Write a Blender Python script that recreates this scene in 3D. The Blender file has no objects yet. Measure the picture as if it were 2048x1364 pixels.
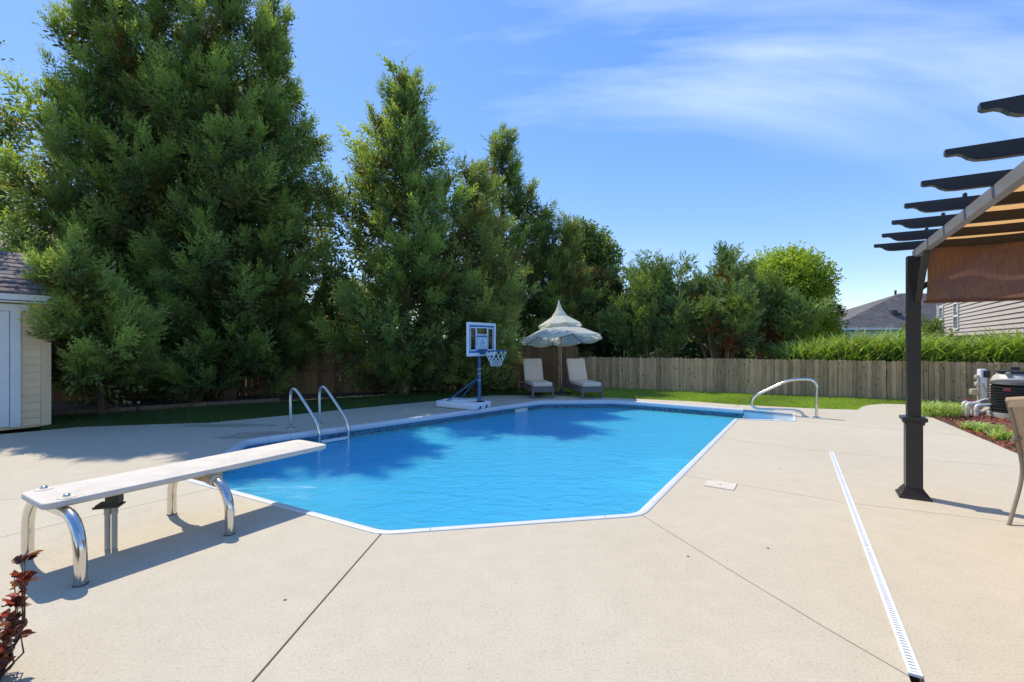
import bpy, bmesh, math, random
import numpy as np
from mathutils import Vector, Matrix

rad = math.radians
scene = bpy.context.scene
COL = scene.collection
random.seed(7)

# ------------------------------------------------------------------ camera, sky, sun, exposure
F, CX, CY, HCAM = 965.0, 1024.0, 682.0, 1.45       # focal length and centre in photo pixels, eye height in metres
cam_d = bpy.data.cameras.new("camera")
cam_d.sensor_width = 36.0
cam_d.lens = F / 2048.0 * 36.0
cam_d.clip_start, cam_d.clip_end = 0.05, 2000.0
cam = bpy.data.objects.new("camera", cam_d)
cam.location = (0, 0, HCAM)
cam.rotation_euler = (rad(90), 0, 0)
COL.objects.link(cam)
scene.camera = cam

SUN_EL, SUN_AZ = 55.5, -42.0                        # azimuth measured from +Y towards +X
world = bpy.data.worlds.new("World")
scene.world = world
world.use_nodes = True
wt = world.node_tree
wt.nodes.clear()


def N(t, typ, **kw):
    n = t.nodes.new(typ)
    for k, v in kw.items():
        if k.startswith("i_"):
            key = k[2:]
            key = int(key) if key.isdigit() else key.replace("_", " ")
            n.inputs[key].default_value = v
        else:
            setattr(n, k, v)
    return n


def mixc(t, fac, a, b, mode="MIX"):
    m = t.nodes.new("ShaderNodeMix")
    m.data_type = "RGBA"
    m.blend_type = mode
    for sock, v in ((m.inputs[0], fac), (m.inputs[6], a), (m.inputs[7], b)):
        if hasattr(v, "links"):
            t.links.new(v, sock)
        elif isinstance(v, (int, float)):
            sock.default_value = v
        else:
            sock.default_value = (*v[:3], 1.0)
    return m.outputs[2]


def ramp(t, fac, stops):
    r = t.nodes.new("ShaderNodeValToRGB")
    e = r.color_ramp.elements
    while len(e) < len(stops):
        e.new(0.5)
    for i, (p, c) in enumerate(stops):
        e[i].position = p
        e[i].color = (c, c, c, 1) if isinstance(c, (int, float)) else (*c[:3], 1)
    t.links.new(fac, r.inputs[0])
    return r.outputs[0]


def math_(t, op, a, b=None, clamp=False):
    m = t.nodes.new("ShaderNodeMath")
    m.operation = op
    m.use_clamp = clamp
    for s, v in ((m.inputs[0], a), (m.inputs[1], b)):
        if v is None:
            continue
        if hasattr(v, "links"):
            t.links.new(v, s)
        else:
            s.default_value = v
    return m.outputs[0]


sky = N(wt, "ShaderNodeTexSky", sky_type="NISHITA", sun_disc=False)
sky.sun_elevation = rad(SUN_EL)
sky.sun_rotation = rad(SUN_AZ)
sky.altitude = 200
sky.air_density = 0.9
sky.dust_density = 0.15
sky.ozone_density = 2.6
tc = N(wt, "ShaderNodeTexCoord")
sep = N(wt, "ShaderNodeSeparateXYZ")
wt.links.new(tc.outputs["Generated"], sep.inputs[0])
zz = math_(wt, "ADD", math_(wt, "MAXIMUM", sep.outputs[2], 0.0), 0.22)
cmb = N(wt, "ShaderNodeCombineXYZ")
wt.links.new(math_(wt, "DIVIDE", sep.outputs[0], zz), cmb.inputs[0])
wt.links.new(math_(wt, "DIVIDE", sep.outputs[1], zz), cmb.inputs[1])
mp = N(wt, "ShaderNodeMapping")
mp.inputs["Rotation"].default_value = (0, 0, rad(-22))
mp.inputs["Scale"].default_value = (0.75, 2.1, 1.0)
mp.inputs["Location"].default_value = (33.5, 19.1, 0.0)
wt.links.new(cmb.outputs[0], mp.inputs[0])
n1 = N(wt, "ShaderNodeTexNoise", i_Scale=0.75, i_Detail=7.0, i_Roughness=0.52, i_Distortion=0.6)
n2 = N(wt, "ShaderNodeTexNoise", i_Scale=0.30, i_Detail=3.0, i_Roughness=0.5)
wt.links.new(mp.outputs[0], n1.inputs[0])
wt.links.new(mp.outputs[0], n2.inputs[0])
cl = math_(wt, "MULTIPLY", ramp(wt, n1.outputs[0], [(0.545, 0.0), (0.90, 1.0)]), ramp(wt, n2.outputs[0], [(0.44, 0.0), (0.64, 1.0)]))
gm = N(wt, "ShaderNodeGamma", i_Gamma=0.50)         # evens out the brightness between zenith and horizon
wt.links.new(sky.outputs[0], gm.inputs[0])
hs = N(wt, "ShaderNodeHueSaturation", i_Saturation=1.84, i_Value=1.70)
hs.inputs["Hue"].default_value = 0.516
wt.links.new(gm.outputs[0], hs.inputs["Color"])
skyc = mixc(wt, math_(wt, "MULTIPLY", cl, 0.75), hs.outputs[0], (5.6, 6.0, 6.4))
bg = N(wt, "ShaderNodeBackground", i_Strength=0.15)
wo = N(wt, "ShaderNodeOutputWorld")
wt.links.new(skyc, bg.inputs[0])
wt.links.new(bg.outputs[0], wo.inputs[0])

sun_d = bpy.data.lights.new("sun", "SUN")
sun_d.energy = 2.5
sun_d.angle = rad(0.5)
sun_d.color = (1.0, 0.91, 0.76)
sun = bpy.data.objects.new("sun", sun_d)
sdir = Vector((math.sin(rad(SUN_AZ)) * math.cos(rad(SUN_EL)), math.cos(rad(SUN_AZ)) * math.cos(rad(SUN_EL)), math.sin(rad(SUN_EL))))
sun.rotation_euler = sdir.to_track_quat("Z", "Y").to_euler()
sun.location = (0, 0, 30)
COL.objects.link(sun)

vs = scene.view_settings
vs.view_transform = "Standard"
vs.look = "None"
vs.exposure = 0.95
vs.gamma = 1.0
vs.use_curve_mapping = False
scene.cycles.max_bounces = 8
scene.cycles.transparent_max_bounces = 16
scene.cycles.caustics_reflective = False
scene.cycles.caustics_refractive = False

# ------------------------------------------------------------------ places on the ground, read off the photograph


def G(u, v, z=0.0):
    y = F * (HCAM - z) / (v - CY)
    return Vector(((u - CX) / F * y, y, z))


def Q(u, v, y):
    return Vector(((u - CX) / F * y, y, HCAM - (v - CY) / F * y))


def W(u, v, p0, d):
    """the point of the upright plane through p0 along d that the photo shows at (u, v)"""
    m = (u - CX) / F
    k = (m * p0[1] - p0[0]) / (d[0] - m * d[1])
    y = p0[1] + k * d[1]
    return Vector((p0[0] + k * d[0], y, HCAM - (v - CY) / F * y))


D2 = Vector((0.515, 0.857, 0)).normalized()         # along the pool
D1 = Vector((-D2.y, D2.x, 0))                       # across the pool
UP = Vector((0, 0, 1))

# ------------------------------------------------------------------ mesh helpers
OFF = {}


def props(o, label=None, cat=None, group=None, kind=None):
    if label:
        o["label"] = label
    if cat:
        o["category"] = cat
    if group:
        o["group"] = group
    if kind:
        o["kind"] = kind
    return o


def thing(name, loc, label, cat, group=None, rz=0.0):
    o = bpy.data.objects.new(name, None)
    o.empty_display_size = 0.2
    o.location = loc
    o.rotation_euler = (0, 0, rz)
    COL.objects.link(o)
    OFF[o.name] = Vector(loc)
    return props(o, label, cat, group)


def local_thing(name, label, cat, group=None):
    o = thing(name, (0, 0, 0), label, cat, group)
    return o


def link_mesh(name, me, mat, parent=None):
    o = bpy.data.objects.new(name, me)
    if mat is not None and not me.materials:
        me.materials.append(mat)
    COL.objects.link(o)
    if parent is not None:
        o.parent = parent
        OFF[o.name] = OFF.get(parent.name, Vector((0, 0, 0)))
    return o


def round_poly(pts, r, n=4):
    out = []
    m = len(pts)
    for i in range(m):
        p, a, b = pts[i], pts[i - 1], pts[(i + 1) % m]
        da, db = (a - p), (b - p)
        k = min(r, 0.45 * da.length, 0.45 * db.length)
        p0, p1 = p + da.normalized() * k, p + db.normalized() * k
        for j in range(n + 1):
            t = j / n
            out.append(p0 * (1 - t) ** 2 + p * 2 * t * (1 - t) + p1 * t * t)
    return out


def bez(pts, n=5, r=0.08):
    """polyline with its inner corners rounded"""
    out = [Vector(pts[0])]
    for i in range(1, len(pts) - 1):
        p, a, b = Vector(pts[i]), Vector(pts[i - 1]), Vector(pts[i + 1])
        k0, k1 = min(r, 0.48 * (a - p).length), min(r, 0.48 * (b - p).length)
        p0, p1 = p + (a - p).normalized() * k0, p + (b - p).normalized() * k1
        for j in range(n + 1):
            t = j / n
            out.append(p0 * (1 - t) ** 2 + p * 2 * t * (1 - t) + p1 * t * t)
    out.append(Vector(pts[-1]))
    return out


class MB:
    def __init__(self):
        self.v, self.f = [], []

    def add(self, vs, fs):
        o = len(self.v)
        self.v += [Vector(p) for p in vs]
        self.f += [tuple(i + o for i in f) for f in fs]
        return self

    def box(self, c, s, ax=None, ay=None, az=None):
        ax, ay, az = ax or Vector((1, 0, 0)), ay or Vector((0, 1, 0)), az or UP
        c = Vector(c)
        vs = [c + ax * (s[0] / 2 * i) + ay * (s[1] / 2 * j) + az * (s[2] / 2 * k) for i in (-1, 1) for j in (-1, 1) for k in (-1, 1)]
        return self.add(vs, [(0, 1, 3, 2), (4, 6, 7, 5), (0, 4, 5, 1), (2, 3, 7, 6), (0, 2, 6, 4), (1, 5, 7, 3)])

    def bar(self, a, b, w, h, up=UP):
        a, b = Vector(a), Vector(b)
        ax = (b - a)
        L = ax.length
        ax = ax / L
        ay = up.cross(ax)
        if ay.length < 1e-4:
            ay = Vector((0, 1, 0)).cross(ax)
        ay.normalize()
        az = ax.cross(ay)
        return self.box((a + b) / 2, (L, w, h), ax, ay, az)

    def rbox(self, c, s, r, seg=2, M=None):
        bm = bmesh.new()
        bmesh.ops.create_cube(bm, size=1.0)
        for v in bm.verts:
            v.co = Vector((v.co.x * s[0], v.co.y * s[1], v.co.z * s[2]))
        bmesh.ops.bevel(bm, geom=list(bm.edges), offset=r, segments=seg, profile=0.5, affect="EDGES")
        bm.verts.index_update()
        M = M or Matrix.Identity(4)
        vs = [M @ v.co + Vector(c) for v in bm.verts]
        fs = [[v.index for v in f.verts] for f in bm.faces]
        bm.free()
        return self.add(vs, fs)

    def prism(self, poly, z0, z1):
        n = len(poly)
        vs = [Vector((p[0], p[1], z0)) for p in poly] + [Vector((p[0], p[1], z1)) for p in poly]
        fs = [tuple(range(n - 1, -1, -1)), tuple(range(n, 2 * n))] + [(i, (i + 1) % n, n + (i + 1) % n, n + i) for i in range(n)]
        return self.add(vs, fs)

    def slab(self, poly, nrm):
        """polygon (3-D points) pushed along nrm"""
        n = len(poly)
        nrm = Vector(nrm)
        vs = [Vector(p) for p in poly] + [Vector(p) + nrm for p in poly]
        fs = [tuple(range(n - 1, -1, -1)), tuple(range(n, 2 * n))] + [(i, (i + 1) % n, n + (i + 1) % n, n + i) for i in range(n)]
        return self.add(vs, fs)

    def tube(self, path, r, n=10, cap=True):
        path = [Vector(p) for p in path]
        m = len(path)
        rs = r if isinstance(r, (list, tuple)) else [r] * m
        t0 = (path[1] - path[0]).normalized()
        ref = UP if abs(t0.z) < 0.9 else Vector((1, 0, 0))
        x = ref.cross(t0).normalized()
        vs = []
        for i in range(m):
            t = (path[min(i + 1, m - 1)] - path[max(i - 1, 0)]).normalized()
            x = (x - t * x.dot(t))
            x = x.normalized() if x.length > 1e-6 else t.orthogonal().normalized()
            y = t.cross(x)
            for k in range(n):
                a = 2 * math.pi * k / n
                vs.append(path[i] + (x * math.cos(a) + y * math.sin(a)) * rs[i])
        fs = [(i * n + k, i * n + (k + 1) % n, (i + 1) * n + (k + 1) % n, (i + 1) * n + k) for i in range(m - 1) for k in range(n)]
        if cap:
            fs += [tuple(range(n - 1, -1, -1)), tuple(range((m - 1) * n, m * n))]
        return self.add(vs, fs)

    def lathe(self, c, prof, n=20, a0=0.0, squash=None):
        """prof: list of (radius, z)"""
        c = Vector(c)
        vs, m = [], len(prof)
        for (r, z) in prof:
            for k in range(n):
                a = a0 + 2 * math.pi * k / n
                vs.append(c + Vector((r * math.cos(a), r * math.sin(a), z)))
        fs = [(i * n + k, i * n + (k + 1) % n, (i + 1) * n + (k + 1) % n, (i + 1) * n + k) for i in range(m - 1) for k in range(n)]
        fs += [tuple(range(n - 1, -1, -1)), tuple(range((m - 1) * n, m * n))]
        return self.add(vs, fs)

    def build(self, name, mat, parent=None, smooth=True, angle=38, local=False):
        me = bpy.data.meshes.new(name)
        off = OFF.get(parent.name, Vector((0, 0, 0))) if (parent is not None and not local) else Vector((0, 0, 0))
        me.from_pydata([tuple(p - off) for p in self.v], [], self.f)
        me.update()
        bm = bmesh.new()
        bm.from_mesh(me)
        bmesh.ops.recalc_face_normals(bm, faces=bm.faces)
        bm.to_mesh(me)
        bm.free()
        if smooth:
            me.polygons.foreach_set("use_smooth", [True] * len(me.polygons))
            me.set_sharp_from_angle(angle=rad(angle))
        return link_mesh(name, me, mat, parent)


def np_mesh(name, verts, tris, mat, parent=None, attrs=None):
    """a big triangle mesh from numpy arrays"""
    off = np.array(OFF.get(parent.name, Vector((0, 0, 0)))) if parent is not None else np.zeros(3)
    me = bpy.data.meshes.new(name)
    nv, nt = len(verts), len(tris)
    me.vertices.add(nv)
    me.vertices.foreach_set("co", (verts - off).astype(np.float32).ravel())
    me.loops.add(nt * 3)
    me.loops.foreach_set("vertex_index", tris.astype(np.int32).ravel())
    me.polygons.add(nt)
    me.polygons.foreach_set("loop_start", (np.arange(nt) * 3).astype(np.int32))
    for k, a in (attrs or {}).items():
        at = me.attributes.new(k, "FLOAT", "POINT")
        at.data.foreach_set("value", a.astype(np.float32))
    me.update(calc_edges=True)
    return link_mesh(name, me, mat, parent)


# ------------------------------------------------------------------ materials
def new_mat(name):
    m = bpy.data.materials.new(name)
    m.use_nodes = True
    t = m.node_tree
    b = t.nodes["Principled BSDF"]
    return m, t, b


def pmat(name, col, rough=0.6, metal=0.0, var=0.12, scale=6.0, bump=0.0, bscale=60.0, spec=0.5, stretch=None, rnd=0.0, coat=0.0):
    m, t, b = new_mat(name)
    tcn = N(t, "ShaderNodeTexCoord")
    vec = tcn.outputs["Object"]
    if stretch:
        mpn = N(t, "ShaderNodeMapping")
        mpn.inputs["Scale"].default_value = stretch
        t.links.new(vec, mpn.inputs[0])
        vec = mpn.outputs[0]
    nz = N(t, "ShaderNodeTexNoise", i_Scale=scale, i_Detail=5.0, i_Roughness=0.6)
    t.links.new(vec, nz.inputs[0])
    f = ramp(t, nz.outputs[0], [(0.3, 0.0), (0.7, 1.0)])
    c = mixc(t, f, [x * (1 - var) for x in col], [min(1, x * (1 + var)) for x in col])
    if rnd:
        oi = N(t, "ShaderNodeObjectInfo")
        g = ramp(t, oi.outputs["Random"], [(0.0, 1 - rnd), (1.0, 1 + rnd)])
        c = mixc(t, 1.0, c, g, "MULTIPLY")
    t.links.new(c, b.inputs["Base Color"])
    b.inputs["Roughness"].default_value = rough
    b.inputs["Metallic"].default_value = metal
    b.inputs["Specular IOR Level"].default_value = spec
    b.inputs["Coat Weight"].default_value = coat
    if bump:
        nb = N(t, "ShaderNodeTexNoise", i_Scale=bscale, i_Detail=4.0, i_Roughness=0.6)
        t.links.new(vec, nb.inputs[0])
        bp = N(t, "ShaderNodeBump", i_Strength=bump, i_Distance=0.01)
        t.links.new(nb.outputs[0], bp.inputs["Height"])
        t.links.new(bp.outputs[0], b.inputs["Normal"])
    return m


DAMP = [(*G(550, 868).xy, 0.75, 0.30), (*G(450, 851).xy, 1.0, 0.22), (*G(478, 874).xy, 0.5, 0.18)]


def concrete_mat():
    m, t, b = new_mat("concrete")
    geo = N(t, "ShaderNodeNewGeometry")
    p = geo.outputs["Position"]

    def noise(s, d=4.0, r=0.55):
        n = N(t, "ShaderNodeTexNoise", i_Scale=s, i_Detail=d, i_Roughness=r)
        t.links.new(p, n.inputs[0])
        return n.outputs[0]
    big = ramp(t, noise(0.55, 4), [(0.32, 0.0), (0.68, 1.0)])
    c = mixc(t, big, (0.535, 0.475, 0.362), (0.565, 0.505, 0.392))
    med = ramp(t, noise(5.5, 6, 0.65), [(0.30, 0.94), (0.70, 1.03)])
    c = mixc(t, 1.0, c, med, "MULTIPLY")
    fine = ramp(t, noise(75, 3, 0.7), [(0.30, 0.82), (0.50, 1.0), (0.72, 1.08)])
    c = mixc(t, 1.0, c, fine, "MULTIPLY")
    # pits and pebble specks
    vo = N(t, "ShaderNodeTexVoronoi", i_Scale=38.0)
    vo.feature = "F1"
    t.links.new(p, vo.inputs[0])
    sel = N(t, "ShaderNodeSeparateColor")
    t.links.new(vo.outputs["Color"], sel.inputs[0])
    pit = math_(t, "MULTIPLY", math_(t, "LESS_THAN", vo.outputs["Distance"], 0.20), math_(t, "GREATER_THAN", sel.outputs[0], 0.80))
    c = mixc(t, math_(t, "MULTIPLY", pit, 0.30), c, (0.20, 0.17, 0.13))
    # a few rust and damp stains
    st = ramp(t, noise(1.3, 5, 0.7), [(0.70, 0.0), (0.82, 0.35)])
    c = mixc(t, st, c, (0.40, 0.27, 0.15))
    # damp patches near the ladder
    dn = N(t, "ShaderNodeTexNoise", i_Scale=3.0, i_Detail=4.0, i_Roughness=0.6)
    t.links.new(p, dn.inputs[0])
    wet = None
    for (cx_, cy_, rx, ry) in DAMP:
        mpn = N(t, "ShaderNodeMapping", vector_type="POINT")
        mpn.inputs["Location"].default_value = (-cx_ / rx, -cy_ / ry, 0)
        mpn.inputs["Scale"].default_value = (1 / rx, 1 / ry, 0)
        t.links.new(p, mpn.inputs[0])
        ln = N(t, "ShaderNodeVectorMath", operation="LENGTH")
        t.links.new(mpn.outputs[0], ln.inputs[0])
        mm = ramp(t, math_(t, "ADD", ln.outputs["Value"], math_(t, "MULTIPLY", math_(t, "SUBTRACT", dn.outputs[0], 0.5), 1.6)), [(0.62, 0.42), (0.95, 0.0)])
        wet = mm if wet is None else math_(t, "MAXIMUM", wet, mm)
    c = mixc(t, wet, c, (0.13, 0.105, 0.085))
    oi = N(t, "ShaderNodeObjectInfo")
    g = ramp(t, oi.outputs["Random"], [(0.0, 0.975), (1.0, 1.02)])
    c = mixc(t, 1.0, c, g, "MULTIPLY")
    t.links.new(c, b.inputs["Base Color"])
    b.inputs["Roughness"].default_value = 0.82
    b.inputs["Specular IOR Level"].default_value = 0.25
    bp = N(t, "ShaderNodeBump", i_Strength=0.35, i_Distance=0.006)
    t.links.new(noise(110, 4, 0.7), bp.inputs["Height"])
    t.links.new(bp.outputs[0], b.inputs["Normal"])
    return m


def leaf_mat(name, dark, light, brown=(0.16, 0.07, 0.022), trans=0.3, rough=0.55):
    m, t, b = new_mat(name)
    a = N(t, "ShaderNodeAttribute", attribute_name="tint")
    a2 = N(t, "ShaderNodeAttribute", attribute_name="brown")
    c = mixc(t, a.outputs["Fac"], dark, light)
    c = mixc(t, a2.outputs["Fac"], c, brown)
    t.links.new(c, b.inputs["Base Color"])
    b.inputs["Roughness"].default_value = rough
    b.inputs["Specular IOR Level"].default_value = 0.45
    tr = N(t, "ShaderNodeBsdfTranslucent")
    c2 = mixc(t, 1.0, c, (1.55, 1.6, 0.6), "MULTIPLY")
    t.links.new(c2, tr.inputs[0])
    mx = N(t, "ShaderNodeMixShader", i_0=trans)
    t.links.new(b.outputs[0], mx.inputs[1])
    t.links.new(tr.outputs[0], mx.inputs[2])
    t.links.new(mx.outputs[0], t.nodes["Material Output"].inputs[0])
    return m


def wood_mat(name, col, rnd=0.25, knots=True):
    m, t, b = new_mat(name)
    tcn = N(t, "ShaderNodeTexCoord")
    oi = N(t, "ShaderNodeObjectInfo")
    ad = N(t, "ShaderNodeVectorMath", operation="ADD")
    sc = N(t, "ShaderNodeVectorMath", operation="SCALE")
    sc.inputs["Scale"].default_value = 1.0
    cx = N(t, "ShaderNodeCombineXYZ")
    t.links.new(math_(t, "MULTIPLY", oi.outputs["Random"], 37.0), cx.inputs[0])
    t.links.new(math_(t, "MULTIPLY", oi.outputs["Random"], 91.0), cx.inputs[2])
    t.links.new(tcn.outputs["Object"], ad.inputs[0])
    t.links.new(cx.outputs[0], ad.inputs[1])
    mpn = N(t, "ShaderNodeMapping")
    mpn.inputs["Scale"].default_value = (30, 30, 2.2)
    t.links.new(ad.outputs[0], mpn.inputs[0])
    nz = N(t, "ShaderNodeTexNoise", i_Scale=1.6, i_Detail=5.0, i_Roughness=0.65, i_Distortion=0.5)
    t.links.new(mpn.outputs[0], nz.inputs[0])
    c = mixc(t, ramp(t, nz.outputs[0], [(0.3, 0.0), (0.7, 1.0)]), [x * 0.66 for x in col], [x * 1.22 for x in col])
    nb = N(t, "ShaderNodeTexNoise", i_Scale=2.3, i_Detail=3.0)
    t.links.new(ad.outputs[0], nb.inputs[0])
    c = mixc(t, ramp(t, nb.outputs[0], [(0.45, 0.0), (0.75, 0.6)]), c, (col[0] * 0.62, col[1] * 0.68, col[2] * 0.62))
    g = ramp(t, oi.outputs["Random"], [(0.0, 1 - rnd), (1.0, 1 + rnd)])
    c = mixc(t, 1.0, c, g, "MULTIPLY")
    if knots:
        vo = N(t, "ShaderNodeTexVoronoi", i_Scale=1.0)
        mk = N(t, "ShaderNodeMapping")
        mk.inputs["Scale"].default_value = (9, 9, 5.0)
        t.links.new(ad.outputs[0], mk.inputs[0])
        t.links.new(mk.outputs[0], vo.inputs[0])
        k = ramp(t, vo.outputs["Distance"], [(0.10, 0.85), (0.17, 0.0)])
        c = mixc(t, k, c, (0.045, 0.03, 0.02))
    t.links.new(c, b.inputs["Base Color"])
    b.inputs["Roughness"].default_value = 0.85
    b.inputs["Specular IOR Level"].default_value = 0.2
    bp = N(t, "ShaderNodeBump", i_Strength=0.4, i_Distance=0.004)
    t.links.new(nz.outputs[0], bp.inputs["Height"])
    t.links.new(bp.outputs[0], b.inputs["Normal"])
    return m


def water_mat():
    m, t, b = new_mat("pool_water")
    geo = N(t, "ShaderNodeNewGeometry")
    p = geo.outputs["Position"]
    mpn = N(t, "ShaderNodeMapping")
    mpn.inputs["Rotation"].default_value = (0, 0, rad(20))
    mpn.inputs["Scale"].default_value = (1.0, 1.9, 1.0)
    t.links.new(p, mpn.inputs[0])
    a = N(t, "ShaderNodeTexNoise", i_Scale=3.4, i_Detail=4.0, i_Roughness=0.55, i_Distortion=0.8)
    bb = N(t, "ShaderNodeTexNoise", i_Scale=17.0, i_Detail=3.0, i_Roughness=0.55, i_Distortion=0.5)
    t.links.new(mpn.outputs[0], a.inputs[0])
    t.links.new(mpn.outputs[0], bb.inputs[0])
    hgt = math_(t, "ADD", a.outputs[0], math_(t, "MULTIPLY", bb.outputs[0], 0.28))
    bp = N(t, "ShaderNodeBump", i_Strength=0.40, i_Distance=0.10)
    t.links.new(hgt, bp.inputs["Height"])
    fr = N(t, "ShaderNodeFresnel", i_IOR=1.33)
    t.links.new(bp.outputs[0], fr.inputs["Normal"])
    gl = N(t, "ShaderNodeBsdfGlossy", i_Roughness=0.06)
    gl.inputs[0].default_value = (1, 1, 1, 1)
    t.links.new(bp.outputs[0], gl.inputs["Normal"])
    tr = N(t, "ShaderNodeBsdfTransparent")
    tr.inputs[0].default_value = (0.46, 0.86, 1.0, 1)
    df = N(t, "ShaderNodeSubsurfaceScattering", i_Scale=1.0, i_IOR=1.33)
    df.inputs[0].default_value = (0.07, 0.53, 0.99, 1)
    df.inputs["Radius"].default_value = (0.3, 0.9, 1.0)
    m1 = N(t, "ShaderNodeMixShader", i_0=0.62)
    t.links.new(tr.outputs[0], m1.inputs[1])
    t.links.new(df.outputs[0], m1.inputs[2])
    m2 = N(t, "ShaderNodeMixShader")
    t.links.new(math_(t, "MULTIPLY", fr.outputs[0], 0.7), m2.inputs[0])
    t.links.new(m1.outputs[0], m2.inputs[1])
    t.links.new(gl.outputs[0], m2.inputs[2])
    t.links.new(m2.outputs[0], t.nodes["Material Output"].inputs[0])
    return m


def tile_mat():
    """printed waterline band of the vinyl liner: pale blue with dark scrolls in its lower part (uv in metres)"""
    m, t, b = new_mat("liner_band")
    uv = N(t, "ShaderNodeTexCoord")
    s = N(t, "ShaderNodeSeparateXYZ")
    t.links.new(uv.outputs["UV"], s.inputs[0])
    wv = N(t, "ShaderNodeTexVoronoi", i_Scale=34.0)
    wv.feature = "DISTANCE_TO_EDGE"
    t.links.new(uv.outputs["UV"], wv.inputs[0])
    line = math_(t, "LESS_THAN", wv.outputs["Distance"], 0.16)
    inb = math_(t, "MULTIPLY", math_(t, "LESS_THAN", s.outputs[1], -0.10), math_(t, "GREATER_THAN", s.outputs[1], -0.215))
    c = mixc(t, math_(t, "MULTIPLY", line, inb), (0.13, 0.40, 0.52), (0.015, 0.06, 0.10))
    st = math_(t, "MULTIPLY", math_(t, "LESS_THAN", s.outputs[1], -0.086), math_(t, "GREATER_THAN", s.outputs[1], -0.10))
    c = mixc(t, st, c, (0.03, 0.14, 0.22))
    c = mixc(t, math_(t, "LESS_THAN", s.outputs[1], -0.215), c, (0.16, 0.55, 0.80))
    t.links.new(c, b.inputs["Base Color"])
    b.inputs["Roughness"].default_value = 0.35
    return m


def fabric_mat(name, col, tcol, trans=0.5, col2=None, tcol2=None):
    """open-weave shade cloth: fine slub, sun glow painted in as patches of a second colour"""
    m, t, b = new_mat(name)
    tcn = N(t, "ShaderNodeTexCoord")
    vec = tcn.outputs["Object"]
    fine = N(t, "ShaderNodeTexNoise", i_Scale=160.0, i_Detail=2.0)
    t.links.new(vec, fine.inputs[0])
    mpn = N(t, "ShaderNodeMapping")
    mpn.inputs["Scale"].default_value = (90, 90, 3)
    t.links.new(vec, mpn.inputs[0])
    slub = N(t, "ShaderNodeTexNoise", i_Scale=1.0, i_Detail=2.0)
    t.links.new(mpn.outputs[0], slub.inputs[0])
    big = N(t, "ShaderNodeTexNoise", i_Scale=2.2, i_Detail=3.0, i_Roughness=0.5, i_Distortion=0.6)
    t.links.new(vec, big.inputs[0])
    fb = ramp(t, big.outputs[0], [(0.42, 0.0), (0.62, 1.0)])
    tone = math_(t, "MULTIPLY", ramp(t, fine.outputs[0], [(0.3, 0.82), (0.7, 1.15)]), ramp(t, slub.outputs[0], [(0.3, 0.86), (0.7, 1.12)]))
    c = mixc(t, 1.0, mixc(t, fb, col, col2 or col), tone, "MULTIPLY")
    c2 = mixc(t, 1.0, mixc(t, fb, tcol, tcol2 or tcol), tone, "MULTIPLY")
    t.links.new(c, b.inputs["Base Color"])
    b.inputs["Roughness"].default_value = 0.9
    b.inputs["Specular IOR Level"].default_value = 0.1
    tr = N(t, "ShaderNodeBsdfTranslucent")
    t.links.new(c2, tr.inputs[0])
    mx = N(t, "ShaderNodeMixShader", i_0=trans)
    t.links.new(b.outputs[0], mx.inputs[1])
    t.links.new(tr.outputs[0], mx.inputs[2])
    t.links.new(mx.outputs[0], t.nodes["Material Output"].inputs[0])
    return m


def umbrella_mat():
    m, t, b = new_mat("printed_canvas")
    tcn = N(t, "ShaderNodeTexCoord")
    vo = N(t, "ShaderNodeTexNoise", i_Scale=5.5, i_Detail=4.0, i_Roughness=0.6, i_Distortion=2.2)
    t.links.new(tcn.outputs["Object"], vo.inputs[0])
    f1 = ramp(t, vo.outputs[0], [(0.36, 0.0), (0.43, 1.0), (0.50, 0.0)])
    f2 = ramp(t, vo.outputs[0], [(0.56, 0.0), (0.62, 1.0), (0.66, 0.0)])
    c = mixc(t, math_(t, "MULTIPLY", f1, 0.8), (0.88, 0.84, 0.74), (0.36, 0.55, 0.55))
    c = mixc(t, math_(t, "MULTIPLY", f2, 0.8), c, (0.52, 0.33, 0.22))
    t.links.new(c, b.inputs["Base Color"])
    b.inputs["Roughness"].default_value = 0.85
    tr = N(t, "ShaderNodeBsdfTranslucent")
    tr.inputs[0].default_value = (0.80, 0.86, 0.74, 1)
    mx = N(t, "ShaderNodeMixShader", i_0=0.45)
    t.links.new(b.outputs[0], mx.inputs[1])
    t.links.new(tr.outputs[0], mx.inputs[2])
    t.links.new(mx.outputs[0], t.nodes["Material Output"].inputs[0])
    return m


def shingle_mat(name, col):
    m, t, b = new_mat(name)
    tcn = N(t, "ShaderNodeTexCoord")
    br = N(t, "ShaderNodeTexBrick", i_Scale=1.0, i_Mortar_Size=0.012, i_Bias=0.0)
    br.inputs["Brick Width"].default_value = 0.32
    br.inputs["Row Height"].default_value = 0.16
    br.inputs["Color1"].default_value = (*[x * 0.75 for x in col], 1)
    br.inputs["Color2"].default_value = (*[x * 1.25 for x in col], 1)
    br.inputs["Mortar"].default_value = (*[x * 0.5 for x in col], 1)
    t.links.new(tcn.outputs["UV"], br.inputs[0])
    nz = N(t, "ShaderNodeTexNoise", i_Scale=1.4, i_Detail=6.0, i_Roughness=0.7)
    t.links.new(tcn.outputs["UV"], nz.inputs[0])
    c = mixc(t, 1.0, br.outputs[0], ramp(t, nz.outputs[0], [(0.3, 0.75), (0.7, 1.2)]), "MULTIPLY")
    t.links.new(c, b.inputs["Base Color"])
    b.inputs["Roughness"].default_value = 0.9
    return m


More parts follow.
